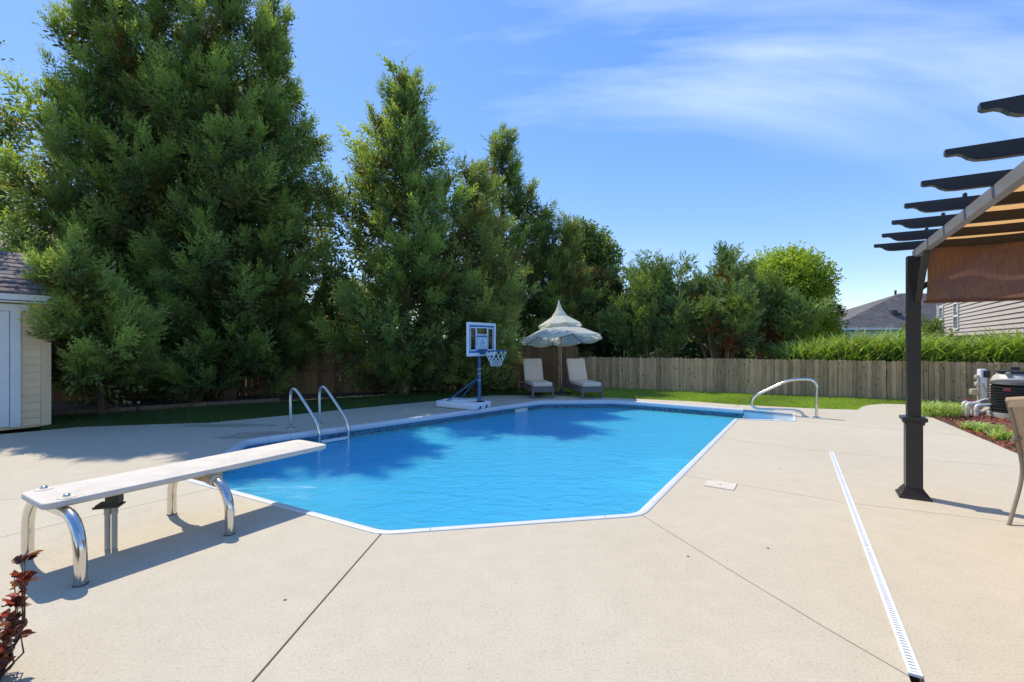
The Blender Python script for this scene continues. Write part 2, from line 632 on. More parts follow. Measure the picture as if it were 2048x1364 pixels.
M = {
    "concrete": concrete_mat(),
    "subbase": pmat("joint_dirt", (0.075, 0.055, 0.04), 0.95, var=0.4, scale=14),
    "ground": pmat("meadow_ground", (0.085, 0.10, 0.035), 0.95, var=0.45, scale=0.7, bump=0.5, bscale=9),
    "soil": pmat("bed_soil", (0.11, 0.075, 0.048), 0.95, var=0.45, scale=5, bump=0.8, bscale=35),
    "lawn": pmat("lawn_base", (0.075, 0.12, 0.022), 0.95, var=0.35, scale=2.5),
    "coping": pmat("coping_vinyl", (0.66, 0.68, 0.70), 0.38, var=0.05, scale=3),
    "liner": pmat("pool_liner", (0.30, 0.74, 0.96), 0.5, var=0.04, scale=1.5),
    "band": tile_mat(),
    "water": water_mat(),
    "fiberglass": pmat("white_fibreglass", (0.74, 0.79, 0.82), 0.3, var=0.05, scale=4),
    "steel": pmat("stainless_steel", (0.66, 0.64, 0.60), 0.16, 1.0, var=0.06, scale=5),
    "board": pmat("board_white", (0.66, 0.60, 0.51), 0.7, var=0.10, scale=7, bump=0.45, bscale=260),
    "cream": pmat("cream_paint", (0.66, 0.60, 0.48), 0.5, var=0.12, scale=12),
    "rusty": pmat("rusty_cream", (0.50, 0.36, 0.22), 0.7, var=0.4, scale=18),
    "pvc_grey": pmat("grey_conduit", (0.44, 0.41, 0.35), 0.6, var=0.1, scale=8),
    "darkbox": pmat("dark_box", (0.055, 0.052, 0.05), 0.6, var=0.2, scale=9),
    "black": pmat("black_plastic", (0.022, 0.022, 0.024), 0.45, var=0.2, scale=6),
    "bronze": pmat("dark_aluminium", (0.021, 0.019, 0.020), 0.36, 0.0, var=0.10, scale=5, spec=0.4),
    "beam": pmat("sunlit_aluminium", (0.17, 0.165, 0.165), 0.5, 0.0, var=0.10, scale=5),  # the posts' dark paint, lightened to paint in the sun on the beam
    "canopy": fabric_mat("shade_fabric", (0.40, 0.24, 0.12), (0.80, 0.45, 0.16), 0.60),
    "drop": fabric_mat("shade_drop_fabric", (0.20, 0.125, 0.12), (0.27, 0.14, 0.10), 0.40, (0.27, 0.14, 0.075), (0.52, 0.23, 0.07)),  # canopy cloth again, its shade and orange sun glow put into the colours
    "blue_metal": pmat("blue_paint_metal", (0.035, 0.11, 0.24), 0.4, 0.0, var=0.12, scale=8, spec=0.6),
    "blue_print": pmat("blue_print", (0.05, 0.17, 0.46), 0.4, var=0.06),
    "white_plastic": pmat("white_plastic", (0.78, 0.79, 0.80), 0.42, var=0.05, scale=5),
    "white_paint": pmat("white_trim_paint", (0.76, 0.76, 0.75), 0.55, var=0.05, scale=4),
    "cord": pmat("white_cord", (0.75, 0.76, 0.74), 0.7),
    "cushion": pmat("beige_cushion", (0.70, 0.56, 0.43), 0.9, var=0.06, scale=6, bump=0.2, bscale=220),
    "cushion_under": pmat("grey_cushion", (0.36, 0.37, 0.38), 0.9, var=0.08, scale=6),
    "wicker": pmat("grey_brown_wicker", (0.15, 0.125, 0.115), 0.7, var=0.25, scale=60, bump=0.4, bscale=120),
    "umbrella": umbrella_mat(),
    "bark": pmat("bark", (0.14, 0.092, 0.06), 0.95, var=0.4, scale=9, bump=0.9, bscale=30, stretch=(3, 3, 0.6)),
    "bark_red": pmat("red_bark", (0.36, 0.23, 0.16), 0.9, var=0.4, scale=9, bump=0.9, bscale=30, stretch=(3, 3, 0.6)),
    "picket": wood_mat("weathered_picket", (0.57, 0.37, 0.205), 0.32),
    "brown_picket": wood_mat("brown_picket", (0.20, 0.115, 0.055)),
    "timber": wood_mat("landscape_timber", (0.22, 0.15, 0.10), 0.15, False),
    "shed_siding": pmat("cream_siding", (0.80, 0.61, 0.38), 0.7, var=0.05, scale=3, rnd=0.04),
    "shed_roof": shingle_mat("shed_shingles", (0.20, 0.165, 0.155)),
    "grey_roof": shingle_mat("grey_shingles", (0.15, 0.135, 0.13)),
    "tan_roof": shingle_mat("tan_shingles", (0.42, 0.33, 0.26)),
    "blue_siding": pmat("pale_blue_siding", (0.46, 0.56, 0.66), 0.7, var=0.04),
    "beige_siding": pmat("beige_siding", (0.50, 0.43, 0.37), 0.65, var=0.03, scale=2, rnd=0.03),
    "dark_wood": pmat("dark_wood", (0.07, 0.045, 0.032), 0.9, var=0.3, scale=10),
    "mulch": leaf_mat("red_mulch", (0.14, 0.036, 0.022), (0.46, 0.13, 0.075), trans=0.0, rough=0.85),
    "tank": pmat("beige_tank", (0.55, 0.50, 0.45), 0.4, var=0.06, scale=4),
    "pvc": pmat("white_pvc", (0.72, 0.69, 0.66), 0.4, var=0.07, scale=9),
    "red_plastic": pmat("red_plastic", (0.50, 0.07, 0.05), 0.5),
    "blue_plastic": pmat("blue_plastic", (0.10, 0.30, 0.65), 0.4),
    "yellow_box": pmat("cream_box", (0.52, 0.47, 0.29), 0.5),
    "pad": pmat("pad_concrete", (0.45, 0.40, 0.32), 0.9, var=0.15, scale=9),
    "taupe": pmat("taupe_frame", (0.23, 0.185, 0.14), 0.4, var=0.08, spec=0.6),
    "sling": pmat("tan_sling", (0.42, 0.32, 0.22), 0.85, var=0.10, scale=40, bump=0.3, bscale=300),
    "plug": pmat("rusty_plug", (0.10, 0.07, 0.05), 0.7, var=0.3, scale=60),
    "screw": pmat("screw_steel", (0.45, 0.43, 0.40), 0.3, 1.0),
    "cypress": leaf_mat("cypress_foliage", (0.09, 0.155, 0.066), (0.44, 0.53, 0.16), trans=0.50),
    "cypress_light": leaf_mat("light_cypress_foliage", (0.14, 0.19, 0.06), (0.48, 0.54, 0.15), trans=0.32),
    "yew": leaf_mat("dark_evergreen_foliage", (0.025, 0.056, 0.030), (0.10, 0.165, 0.055), trans=0.2),
    "juniper": leaf_mat("juniper_foliage", (0.10, 0.165, 0.06), (0.40, 0.51, 0.13), brown=(0.27, 0.10, 0.03), trans=0.28),
    "leaf_bright": leaf_mat("bright_leaves", (0.22, 0.31, 0.03), (0.46, 0.55, 0.07), trans=0.4),
    "leaf_mid": leaf_mat("mid_green_leaves", (0.085, 0.14, 0.03), (0.30, 0.36, 0.085), trans=0.35),
    "reed": leaf_mat("tall_grass_leaves", (0.10, 0.21, 0.035), (0.42, 0.52, 0.15), brown=(0.45, 0.42, 0.30), trans=0.35),
    "grass": leaf_mat("lawn_grass", (0.075, 0.13, 0.035), (0.42, 0.56, 0.09), trans=0.35),
    "ornamental": leaf_mat("ornamental_grass", (0.20, 0.32, 0.05), (0.58, 0.66, 0.26), trans=0.35),
    "red_leaf": leaf_mat("purple_red_leaves", (0.030, 0.016, 0.030), (0.24, 0.075, 0.03), brown=(0.40, 0.06, 0.05), trans=0.35, rough=0.45),
}


def glass_mat(name, col, alpha):
    m, t, b = new_mat(name)
    gl = N(t, "ShaderNodeBsdfGlossy", i_Roughness=0.05)
    tr = N(t, "ShaderNodeBsdfTransparent")
    tr.inputs[0].default_value = (*col, 1)
    mx = N(t, "ShaderNodeMixShader", i_0=alpha)
    t.links.new(tr.outputs[0], mx.inputs[1])
    t.links.new(gl.outputs[0], mx.inputs[2])
    t.links.new(mx.outputs[0], t.nodes["Material Output"].inputs[0])
    return m


M["acrylic"] = glass_mat("clear_acrylic", (0.72, 0.80, 0.90), 0.06)
M["frost"] = glass_mat("frosted_print", (0.75, 0.82, 0.92), 0.06)
M["pane"] = pmat("window_pane", (0.09, 0.11, 0.12), 0.08, var=0.1, spec=0.8)

# ------------------------------------------------------------------ the pool and its deck
POOL_PX = [(365.7, 960.5), (760, 1070.5), (1287.7, 1032.6), (1477, 839), (1592, 843.2), (1591, 828), (1488, 819), (1280, 803.4), (1220, 800.6), (1081, 801.7), (526.5, 874.5), (485, 880.5)]
PP = [G(*p) for p in POOL_PX]
RING = [PP[6], PP[7], PP[8], PP[9], PP[10], PP[11], PP[0], PP[1], PP[2], PP[3]]   # the coping, open at the steps


def area2(p):
    return sum(p[i].x * p[(i + 1) % len(p)].y - p[(i + 1) % len(p)].x * p[i].y for i in range(len(p)))


def chain_round(pts, r=0.13, n=5):
    out = [pts[0]]
    cor = []
    for i in range(1, len(pts) - 1):
        p, a, b = pts[i], pts[i - 1], pts[i + 1]
        k = min(r, 0.42 * (a - p).length, 0.42 * (b - p).length)
        p0, p1 = p + (a - p).normalized() * k, p + (b - p).normalized() * k
        for j in range(n + 1):
            t = j / n
            out.append(p0 * (1 - t) ** 2 + p * 2 * t * (1 - t) + p1 * t * t)
    out.append(pts[-1])
    return out


CH = chain_round(RING)
POOLPOLY = CH + [PP[4], PP[5]]
if area2(POOLPOLY) < 0:
    SIGN = -1
else:
    SIGN = 1


def inward(pts, i, closed=False):
    n = len(pts)
    a = pts[i] - pts[i - 1] if (i > 0 or closed) else pts[i + 1] - pts[i]
    b = pts[(i + 1) % n] - pts[i] if (i < n - 1 or closed) else a
    a, b = a.normalized(), b.normalized()
    na, nb = Vector((-a.y, a.x, 0)) * SIGN, Vector((-b.y, b.x, 0)) * SIGN
    m = (na + nb)
    m.normalize()
    return m / max(0.5, m.dot(na))


CH_IN = [inward(CH, i) for i in range(len(CH))]
CH_LEN = [0.0]
for i in range(1, len(CH)):
    CH_LEN.append(CH_LEN[-1] + (CH[i] - CH[i - 1]).length)


def ch_at(s):
    for i in range(1, len(CH)):
        if s <= CH_LEN[i] or i == len(CH) - 1:
            t = (s - CH_LEN[i - 1]) / max(1e-9, CH_LEN[i] - CH_LEN[i - 1])
            return CH[i - 1].lerp(CH[i], t), CH_IN[i - 1].lerp(CH_IN[i], t)


def sub_chain(s0, s1):
    out = [ch_at(s0)]
    out += [(CH[i], CH_IN[i]) for i in range(len(CH)) if s0 + 1e-3 < CH_LEN[i] < s1 - 1e-3]
    out.append(ch_at(s1))
    return out


def sweep(mb, ch, prof, closed_prof=True):
    k = len(prof)
    vs = [p + nrm * o + UP * z for (p, nrm) in ch for (o, z) in prof]
    m = len(ch)
    kk = k if closed_prof else k - 1
    fs = [(i * k + j, i * k + (j + 1) % k, (i + 1) * k + (j + 1) % k, (i + 1) * k + j) for i in range(m - 1) for j in range(kk)]
    if closed_prof:
        fs += [tuple(range(k)), tuple(range((m - 1) * k, m * k))[::-1]]
    mb.add(vs, fs)


def fix(o):
    return o


pool = thing("swimming_pool", G(900, 930), "long angular swimming pool with white vinyl edge set into the beige concrete", "swimming pool")
COPING = [(0.0, -0.06), (0.0, 0.006), (0.010, 0.012), (0.052, 0.011), (0.072, 0.003), (0.083, -0.016), (0.085, -0.05), (0.076, -0.072), (0.05, -0.078)]
# seams: around every corner and along the long runs
cuts = {0.0, CH_LEN[-1]}
for p in RING[1:-1]:
    i = min(range(len(CH)), key=lambda q: (CH[q] - p).length)
    cuts |= {max(0, CH_LEN[i] - 0.34), min(CH_LEN[-1], CH_LEN[i] + 0.34)}
cuts = sorted(cuts)
full = [cuts[0]]
for c in cuts[1:]:
    if c - full[-1] < 0.2:
        continue
    nseg = max(1, round((c - full[-1]) / 2.6))
    a0 = full[-1]
    for q in range(1, nseg + 1):
        full.append(a0 + (c - a0) * q / nseg)
full[-1] = CH_LEN[-1]
for a, b in zip(full[:-1], full[1:]):
    mb = MB()
    sweep(mb, sub_chain(a + 0.0025, b - 0.0025), COPING)
    mb.build("coping_segment", M["coping"], pool)
# printed waterline band and the liner wall below it
mb = MB()
allc = list(zip(CH, CH_IN))
sweep(mb, allc, [(0.068, -0.06), (0.068, -0.32)], False)
band = mb.build("waterline_band", M["band"], pool, smooth=False)
uvl = band.data.uv_layers.new(name="uv")
for poly in band.data.polygons:
    for li in poly.loop_indices:
        vi = band.data.loops[li].vertex_index
        uvl.data[li].uv = (CH_LEN[vi // 2], band.data.vertices[vi].co.z)
mb = MB()
sweep(mb, allc, [(0.0685, -0.319), (0.0685, -2.7)], False)
# floor: shallow at the far end, deep under the board
pc = sum((p for p in PP), Vector((0, 0, 0))) / len(PP)
NS, NT = 24, 6
fl = []
for i in range(NS + 1):
    s = -6.0 + 12.0 * i / NS
    d = -1.15 - 1.25 * min(1, max(0, (0.6 - s) / 2.6))
    for j in range(NT + 1):
        q = pc + D2 * s + D1 * (-4.6 + 9.2 * j / NT)
        fl.append(Vector((q.x, q.y, d)))
mb.add(fl, [(i * (NT + 1) + j, i * (NT + 1) + j + 1, (i + 1) * (NT + 1) + j + 1, (i + 1) * (NT + 1) + j) for i in range(NS) for j in range(NT)])
mb.build("liner", M["liner"], pool)
# moulded step section in the far right corner
NOTCH = [PP[3], PP[4], PP[5], PP[6]]
nc = sum(NOTCH, Vector((0, 0, 0))) / 4


def lerp2(a, b, t):
    return a + (b - a) * t


mb = MB()
rim_o = [p.copy() for p in NOTCH]
rim_i = [p + (nc - p).normalized() * 0.075 for p in NOTCH]
rim_i[0] = PP[3] + (PP[6] - PP[3]).normalized() * 0.06
rim_i[3] = PP[6] + (PP[3] - PP[6]).normalized() * 0.05
for i in range(3):
    a, b, c, d = rim_o[i], rim_o[i + 1], rim_i[i + 1], rim_i[i]
    vs = [p + UP * z for z in (0.012, -0.05) for p in (a, b, c, d)]
    mb.add(vs, [(0, 1, 2, 3), (4, 7, 6, 5), (0, 4, 5, 1), (1, 5, 6, 2), (2, 6, 7, 3), (3, 7, 4, 0)])
    e, f_ = c - UP * 0.045, d - UP * 0.045
    mb.add([d + UP * 0.004, c + UP * 0.004, c - UP * 1.2, d - UP * 1.2], [(0, 1, 2, 3)])
sfr = mb.build("step_frame", M["fiberglass"], pool, smooth=False)
for k, (t0, t1, z) in enumerate(((0.62, 1.0, -0.13), (0.30, 0.62, -0.42), (0.0, 0.30, -0.72))):
    mb = MB()
    a, b = lerp2(rim_i[0], rim_i[1], t0), lerp2(rim_i[0], rim_i[1], t1)
    c, d = lerp2(rim_i[3], rim_i[2], t1), lerp2(rim_i[3], rim_i[2], t0)
    mb.prism([a, b, c, d], z - 0.5, z)
    mb.build("step_tread", M["fiberglass"], pool, smooth=False)
# skimmer mouth in the far wall
sk = G(1148, 812.5, -0.10)
i_sk = min(range(len(CH)), key=lambda q: (CH[q] - G(1040, 806)).length)
pt, nn = ch_at(CH_LEN[i_sk] if False else [l for l in [0.5 * (CH_LEN[k] + CH_LEN[k + 1]) for k in range(len(CH) - 1)] if True][0])
skp = G(1035, 808.5)
tdir = (PP[9] - PP[10]).normalized()
nin = Vector((-tdir.y, tdir.x, 0))
nin = nin if nin.dot(pc - skp) > 0 else -nin
skp = PP[9] + (PP[10] - PP[9]).normalized() * 0.75 + nin * 0.074
mb = MB()
mb.box(skp + UP * -0.165, (0.42, 0.016, 0.13), tdir, nin, UP)
sm = mb.build("skimmer_frame", M["cream"], pool, smooth=False)
mb = MB()
mb.box(skp + UP * -0.175 + nin * 0.006, (0.34, 0.012, 0.075), tdir, nin, UP)
mb.build("skimmer_mouth", M["white_plastic"], sm, smooth=False)

# water
WPOLY = [p + n_ * 0.066 for p, n_ in allc] + [rim_i[1], rim_i[2]]
WZ = -0.17
mb = MB()
mb.prism(WPOLY, -2.35, WZ)
bmw = mb.build("pool_water", M["water"], None, smooth=False)
bmw["kind"] = "structure"

# deck outline
DECK_PX = [(80, 861.4), (157, 854), (314, 848.5), (420, 845.5), (560, 832), (700, 818), (850, 803.5), (981, 791), (1060, 790.5), (1212, 795), (1380, 802.4), (1475, 809.4), (1640, 817.5), (1716, 819.5), (1724, 813.5), (1740, 809.5), (1768, 807.5), (1808, 808.5), (1836, 812), (1841, 820), (1856, 831), (1876, 840), (1955, 873), (2048, 913), (2200, 985)]
DECK = [G(*p) for p in DECK_PX]
DECK += [Vector((7.5, 2.0, 0)), Vector((7.5, -5, 0)), Vector((-2.22, -5, 0)), Vector((-2.22, 1.2, 0)), Vector((-2.22, 2.0, 0)), Vector((-2.4, 2.3, 0)), Vector((-4.5, 2.3, 0)), Vector((-15, 2.3, 0)), Vector((-15, 4.5, 0)), G(-5, 869)]


def prism_obj(poly, z0, z1):
    mb = MB()
    mb.prism(poly, z0, z1)
    return mb.build("cut_tmp", None, None, smooth=False)


def bool_diff(base, cutter):
    md = base.modifiers.new("b", "BOOLEAN")
    md.operation = "DIFFERENCE"
    md.solver = "EXACT"
    md.object = cutter
    dg = bpy.context.evaluated_depsgraph_get()
    me = bpy.data.meshes.new_from_object(base.evaluated_get(dg))
    base.modifiers.clear()
    base.data = me
    bpy.data.objects.remove(cutter)


def groove(pts, w, ext0=0.0, ext1=0.0):
    pts = [Vector(p) for p in pts]
    pts[0] = pts[0] + (pts[0] - pts[1]).normalized() * ext0
    pts[-1] = pts[-1] + (pts[-1] - pts[-2]).normalized() * ext1
    L, R = [], []
    for i, p in enumerate(pts):
        a = (pts[min(i + 1, len(pts) - 1)] - pts[max(i - 1, 0)]).normalized()
        n = Vector((-a.y, a.x, 0))
        L.append(p + n * w / 2)
        R.append(p - n * w / 2)
    return prism_obj(L + R[::-1], -0.3, 0.3)


dtmp = prism_obj(DECK, -0.10, 0.0)
base_tmp = prism_obj(DECK, -0.135, -0.101)
bool_diff(dtmp, prism_obj([p + (pc - p).normalized() * 0.002 for p in POOLPOLY], -0.5, 0.5))
bool_diff(base_tmp, prism_obj(POOLPOLY, -0.5, 0.5))
DR0, DR1 = G(1662.5, 904), G(1832, 1352)
drdir = (DR1 - DR0).normalized()
for pts, w, e0, e1 in (
    ([G(1287.7, 1032.6), G(1460, 1140), G(1655, 1258), G(1790, 1336)], 0.007, 0.1, 0.12),
    ([G(760, 1070.5), G(632, 1217), G(505, 1364)], 0.013, 0.1, 6.5),
    ([G(1372, 951), G(1690, 1005), G(2048, 1047)], 0.006, 0.1, 6.0),
    ([G(1447, 877), G(1660, 904.5), G(2048, 935)], 0.007, 0.2, 3.5),
    ([G(1600, 842), G(1719, 854), G(1949, 873)], 0.008, 0.25, 0.5),
    ([G(423, 977), G(0, 1075)], 0.008, 0.12, 7.0),
    ([G(366, 960.5), G(34, 997)], 0.008, 0.12, 8.0),
    ([G(484, 881), G(429, 852), G(412, 843.5)], 0.009, 0.1, 0.3),
    ([G(1467, 817), G(1480, 809)], 0.009, 0.15, 0.4),
    ([DR0, DR1], 0.054, 0.0, 5.5),
):
    bool_diff(dtmp, groove(pts, w, e0, e1))
# loose pieces become slabs
bm = bmesh.new()
bm.from_mesh(dtmp.data)
bmesh.ops.remove_doubles(bm, verts=bm.verts, dist=1e-5)
deck = base_tmp
deck.name = "pool_deck"
deck.data.name = "pool_deck"
deck.data.materials.clear()
deck.data.materials.append(M["subbase"])
deck["kind"] = "structure"
seen = set()
for f0 in list(bm.faces):
    if f0 in seen:
        continue
    isl, stack = [], [f0]
    seen.add(f0)
    while stack:
        f = stack.pop()
        isl.append(f)
        for e in f.edges:
            for g in e.link_faces:
                if g not in seen:
                    seen.add(g)
                    stack.append(g)
    ar = sum(f.calc_area() for f in isl)
    if ar < 0.05:
        continue
    idx = {}
    vs, fs = [], []
    for f in isl:
        ff = []
        for v in f.verts:
            if v not in idx:
                idx[v] = len(vs)
                vs.append(v.co.copy())
            ff.append(idx[v])
        fs.append(ff)
    mb = MB()
    mb.add(vs, fs)
    mb.build("slab", M["concrete"], deck, smooth=False)
bm.free()
bpy.data.objects.remove(dtmp)
for i, (u, v) in enumerate(((1376, 1113), (1536, 1096.5), (570, 1200), (1559, 937))):
    mb = MB()
    mb.lathe(G(u, v), [(0.009, -0.01), (0.009, 0.002), (0.006, 0.003)], 10)
    mb.build("anchor_plug", M["plug"], deck)

# ground, lawn, planting bed
bm = bmesh.new()
R_ = 600.0


def loop_edges(pts):
    vs = [bm.verts.new(p) for p in pts]
    return [bm.edges.new((vs[i], vs[(i + 1) % len(vs)])) for i in range(len(vs))]


ed = loop_edges([Vector((-R_, -R_, -0.14)), Vector((R_, -R_, -0.14)), Vector((R_, R_, -0.14)), Vector((-R_, R_, -0.14))])
ed += loop_edges([Vector((p.x, p.y, -0.14)) + (p - pc).normalized() * 0.25 for p in POOLPOLY])
bmesh.ops.triangle_fill(bm, edges=ed, use_beauty=True)
bmesh.ops.recalc_face_normals(bm, faces=bm.faces)
me = bpy.data.meshes.new("ground")
bm.to_mesh(me)
bm.free()
g = link_mesh("ground", me, M["ground"])
g["kind"] = "structure"

FA, FB = G(1250, 778), G(1812, 800)                   # foot of the right-hand fence
fdir = (FB - FA).normalized()
FN = Vector((-fdir.y, fdir.x, 0))                     # away from the camera
if FN.y < 0:
    FN = -FN
FCOR = FA - fdir * 1.35                               # corner where the two fences meet
FEND = FA + fdir * 14.0
LFEND = Vector((-13.5, 10.6, 0))
BED_EDGE = [G(99, 833), G(275, 822.5), G(415, 813), G(560, 804.5), G(760, 791), G(930, 782), G(1040, 776)]
lawn_poly = [p for p in DECK[0:20]] + [G(1905, 818), FA + fdir * 9.5] + [FCOR + FN * 0.0] + BED_EDGE[::-1]
# the bed edge ends short of the fence corner; lawn meets the bed there


def fill_poly(name, poly, z, mat, kind):
    bm = bmesh.new()
    vs = [bm.verts.new((p.x, p.y, z)) for p in poly]
    es = [bm.edges.new((vs[i], vs[(i + 1) % len(vs)])) for i in range(len(vs))]
    bmesh.ops.triangle_fill(bm, edges=es, use_beauty=True)
    bmesh.ops.recalc_face_normals(bm, faces=bm.faces)
    if bm.faces and sum(f.normal.z for f in bm.faces) < 0:
        bmesh.ops.reverse_faces(bm, faces=bm.faces)
    me = bpy.data.meshes.new(name)
    bm.to_mesh(me)
    tris = [[tuple(v.co) for v in f.verts] for f in bm.faces]
    bm.free()
    o = link_mesh(name, me, mat)
    o["kind"] = kind
    return o, tris


lawn, lawn_tris = fill_poly("lawn", lawn_poly, -0.02, M["lawn"], "structure")
bed, _ = fill_poly("planting_bed", BED_EDGE + [FCOR, LFEND, G(60, 836) + Vector((-2.5, 0.3, 0))], 0.03, M["soil"], "structure")


def sample_tris(tris, n, rng):
    T = np.array(tris)
    a, b, c = T[:, 0], T[:, 1], T[:, 2]
    ar = 0.5 * np.abs((b[:, 0] - a[:, 0]) * (c[:, 1] - a[:, 1]) - (b[:, 1] - a[:, 1]) * (c[:, 0] - a[:, 0]))
    k = rng.choice(len(T), n, p=ar / ar.sum())
    r1, r2 = np.sqrt(rng.random(n)), rng.random(n)
    return (1 - r1)[:, None] * a[k] + (r1 * (1 - r2))[:, None] * b[k] + (r1 * r2)[:, None] * c[k], ar.sum()


def blades(name, P, hgt, wid, lean, rng, mat, parent=None, tint=None, kind=None):
    """single-triangle grass blades"""
    n = len(P)
    a = rng.random(n) * 2 * np.pi
    w = np.stack([np.cos(a), np.sin(a), np.zeros(n)], 1) * (wid * (0.6 + 0.8 * rng.random(n)))[:, None]
    b = rng.random(n) * 2 * np.pi
    h = hgt * (0.6 + 0.6 * rng.random(n))
    tip = P + np.stack([np.cos(b) * lean * h * rng.random(n), np.sin(b) * lean * h * rng.random(n), h], 1)
    V = np.stack([P - w / 2, P + w / 2, tip], 1).reshape(-1, 3)
    T = np.arange(3 * n).reshape(-1, 3)
    ti = rng.random(n) if tint is None else tint
    o = np_mesh(name, V, T, mat, parent, {"tint": np.repeat(ti, 3), "brown": np.repeat((rng.random(n) < 0.03) * 0.5, 3)})
    if kind:
        o["kind"] = kind
    return o


rng = np.random.default_rng(11)
Pg, ar_ = sample_tris(lawn_tris, 150000, rng)
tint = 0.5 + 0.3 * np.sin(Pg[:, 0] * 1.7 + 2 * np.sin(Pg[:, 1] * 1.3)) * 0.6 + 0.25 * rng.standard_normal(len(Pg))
sun_paint = np.clip((Pg[:, 0] - 0.8) / 2.0, 0, 1)
tint = np.where(sun_paint > 0, tint + 0.3 * sun_paint, tint - 0.75)  # tree shade on the left strip and sun on the right painted into the blades
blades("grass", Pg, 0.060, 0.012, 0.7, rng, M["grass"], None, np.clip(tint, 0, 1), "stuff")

# ------------------------------------------------------------------ fences
def picket_mesh(name, w, h, t, mat):
    c = w * 0.26
    mb = MB()
    prof = [(-w / 2, 0), (w / 2, 0), (w / 2, h - c), (w / 2 - c, h), (-w / 2 + c, h), (-w / 2, h - c)]
    mb.slab([Vector((x, -t / 2, z)) for x, z in prof], (0, t, 0))
    me = bpy.data.meshes.new(name)
    me.from_pydata([tuple(v) for v in mb.v], [], mb.f)
    me.update()
    me.materials.append(mat)
    return me


def fence(a, b, h, label, mat, pw=0.096, gap=0.006, seed=3, back=1.0):
    rnd = random.Random(seed)
    d = (b - a)
    L = d.length
    d = d / L
    nrm = Vector((-d.y, d.x, 0))
    if nrm.y < 0:
        nrm = -nrm
    root = thing("wooden_fence", a, label, "fence")
    meshes = [picket_mesh("picket", pw * s, h, 0.016, mat) for s in (1.0, 0.95, 1.04)]
    ang = math.atan2(d.y, d.x)
    x = 0.0
    while x < L:
        me = rnd.choice(meshes)
        o = bpy.data.objects.new("picket", me)
        p = d * x + nrm * rnd.uniform(-0.004, 0.004)
        o.location = (p.x, p.y, -0.06 + rnd.uniform(-0.012, 0.012))
        o.rotation_euler = (rnd.uniform(-0.006, 0.006), rnd.uniform(-0.008, 0.008), ang + rnd.uniform(-0.03, 0.03))
        o.parent = root
        COL.objects.link(o)
        x += pw + gap * rnd.uniform(0.3, 1.8)
    for z in (0.18, h - 0.22):
        mb = MB()
        mb.bar(a + nrm * 0.035 + UP * z, b + nrm * 0.035 + UP * z, 0.04, 0.085)
        mb.build("rail", mat, root, smooth=False)
    k = int(L / 2.4)
    for i in range(k + 1):
        mb = MB()
        p = a + d * (L * i / k) + nrm * 0.105
        mb.box(p + UP * (h / 2 - 0.1), (0.09, 0.09, h - 0.02), d, nrm, UP)
        mb.build("post", mat, root, smooth=False)
    return root


fence(FCOR, FEND, 1.02, "weathered grey dog-eared wooden fence behind the sunny lawn and tall grass", M["picket"])
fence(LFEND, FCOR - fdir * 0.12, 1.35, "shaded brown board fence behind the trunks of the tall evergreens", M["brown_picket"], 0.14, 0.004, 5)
# dark board fence beyond the tall grass, below the beige house
fa, fb = Q(1842, 676, 16.5), Q(2200, 676, 16.5)
root = thing("board_fence", Vector((fa.x, fa.y, -0.14)), "dark brown board fence between tall grass and beige house", "fence")
n_b = 44
for i in range(n_b):
    p = fa.lerp(fb, (i + 0.5) / n_b)
    mb = MB()
    mb.box((p.x, p.y, 0.72), ((fb.x - fa.x) / n_b - 0.008, 0.02, 1.72 + 0.02 * math.sin(i * 7)), Vector((1, 0, 0)), Vector((0, 1, 0)))
    mb.build("board", M["dark_wood"], root, smooth=False)
mb = MB()
mb.bar(Vector((fa.x, fa.y - 0.02, 1.61)), Vector((fb.x, fb.y - 0.02, 1.61)), 0.10, 0.05)
mb.build("cap_rail", M["dark_wood"], root, smooth=False)

# timber edging of the bed
for i, (a, b) in enumerate(((0, 1), (1, 2), (2, 3))):
    p, q = BED_EDGE[a], BED_EDGE[b]
    dd = (q - p).normalized() * 0.01
    mb = MB()
    mb.bar(p + dd + UP * 0.035, q - dd + UP * 0.035, 0.10, 0.13)
    o = mb.build("landscape_timber", M["timber"], None, smooth=False)
    props(o, ("timber edging of the planting bed nearest the shed", "middle timber edging the bed below the tallest evergreen", "timber edging the bed farthest from the shed, behind the pool ladder")[i], "timber", "timbers edging the planting bed")
sp = G(277, 824) + UP * 0
mb = MB()
mb.tube([sp + UP * -0.05, sp + UP * 0.17], 0.011, 8)
st = thing("path_light", sp, "small dark stake light standing in grass against the bed timbers", "path light")
mb.build("stake", M["black"], st)
mb = MB()
mb.lathe(sp + UP * 0.17, [(0.015, 0.0), (0.028, 0.015), (0.03, 0.04), (0.018, 0.055)], 10)
mb.build("lamp_head", M["pvc_grey"], st)

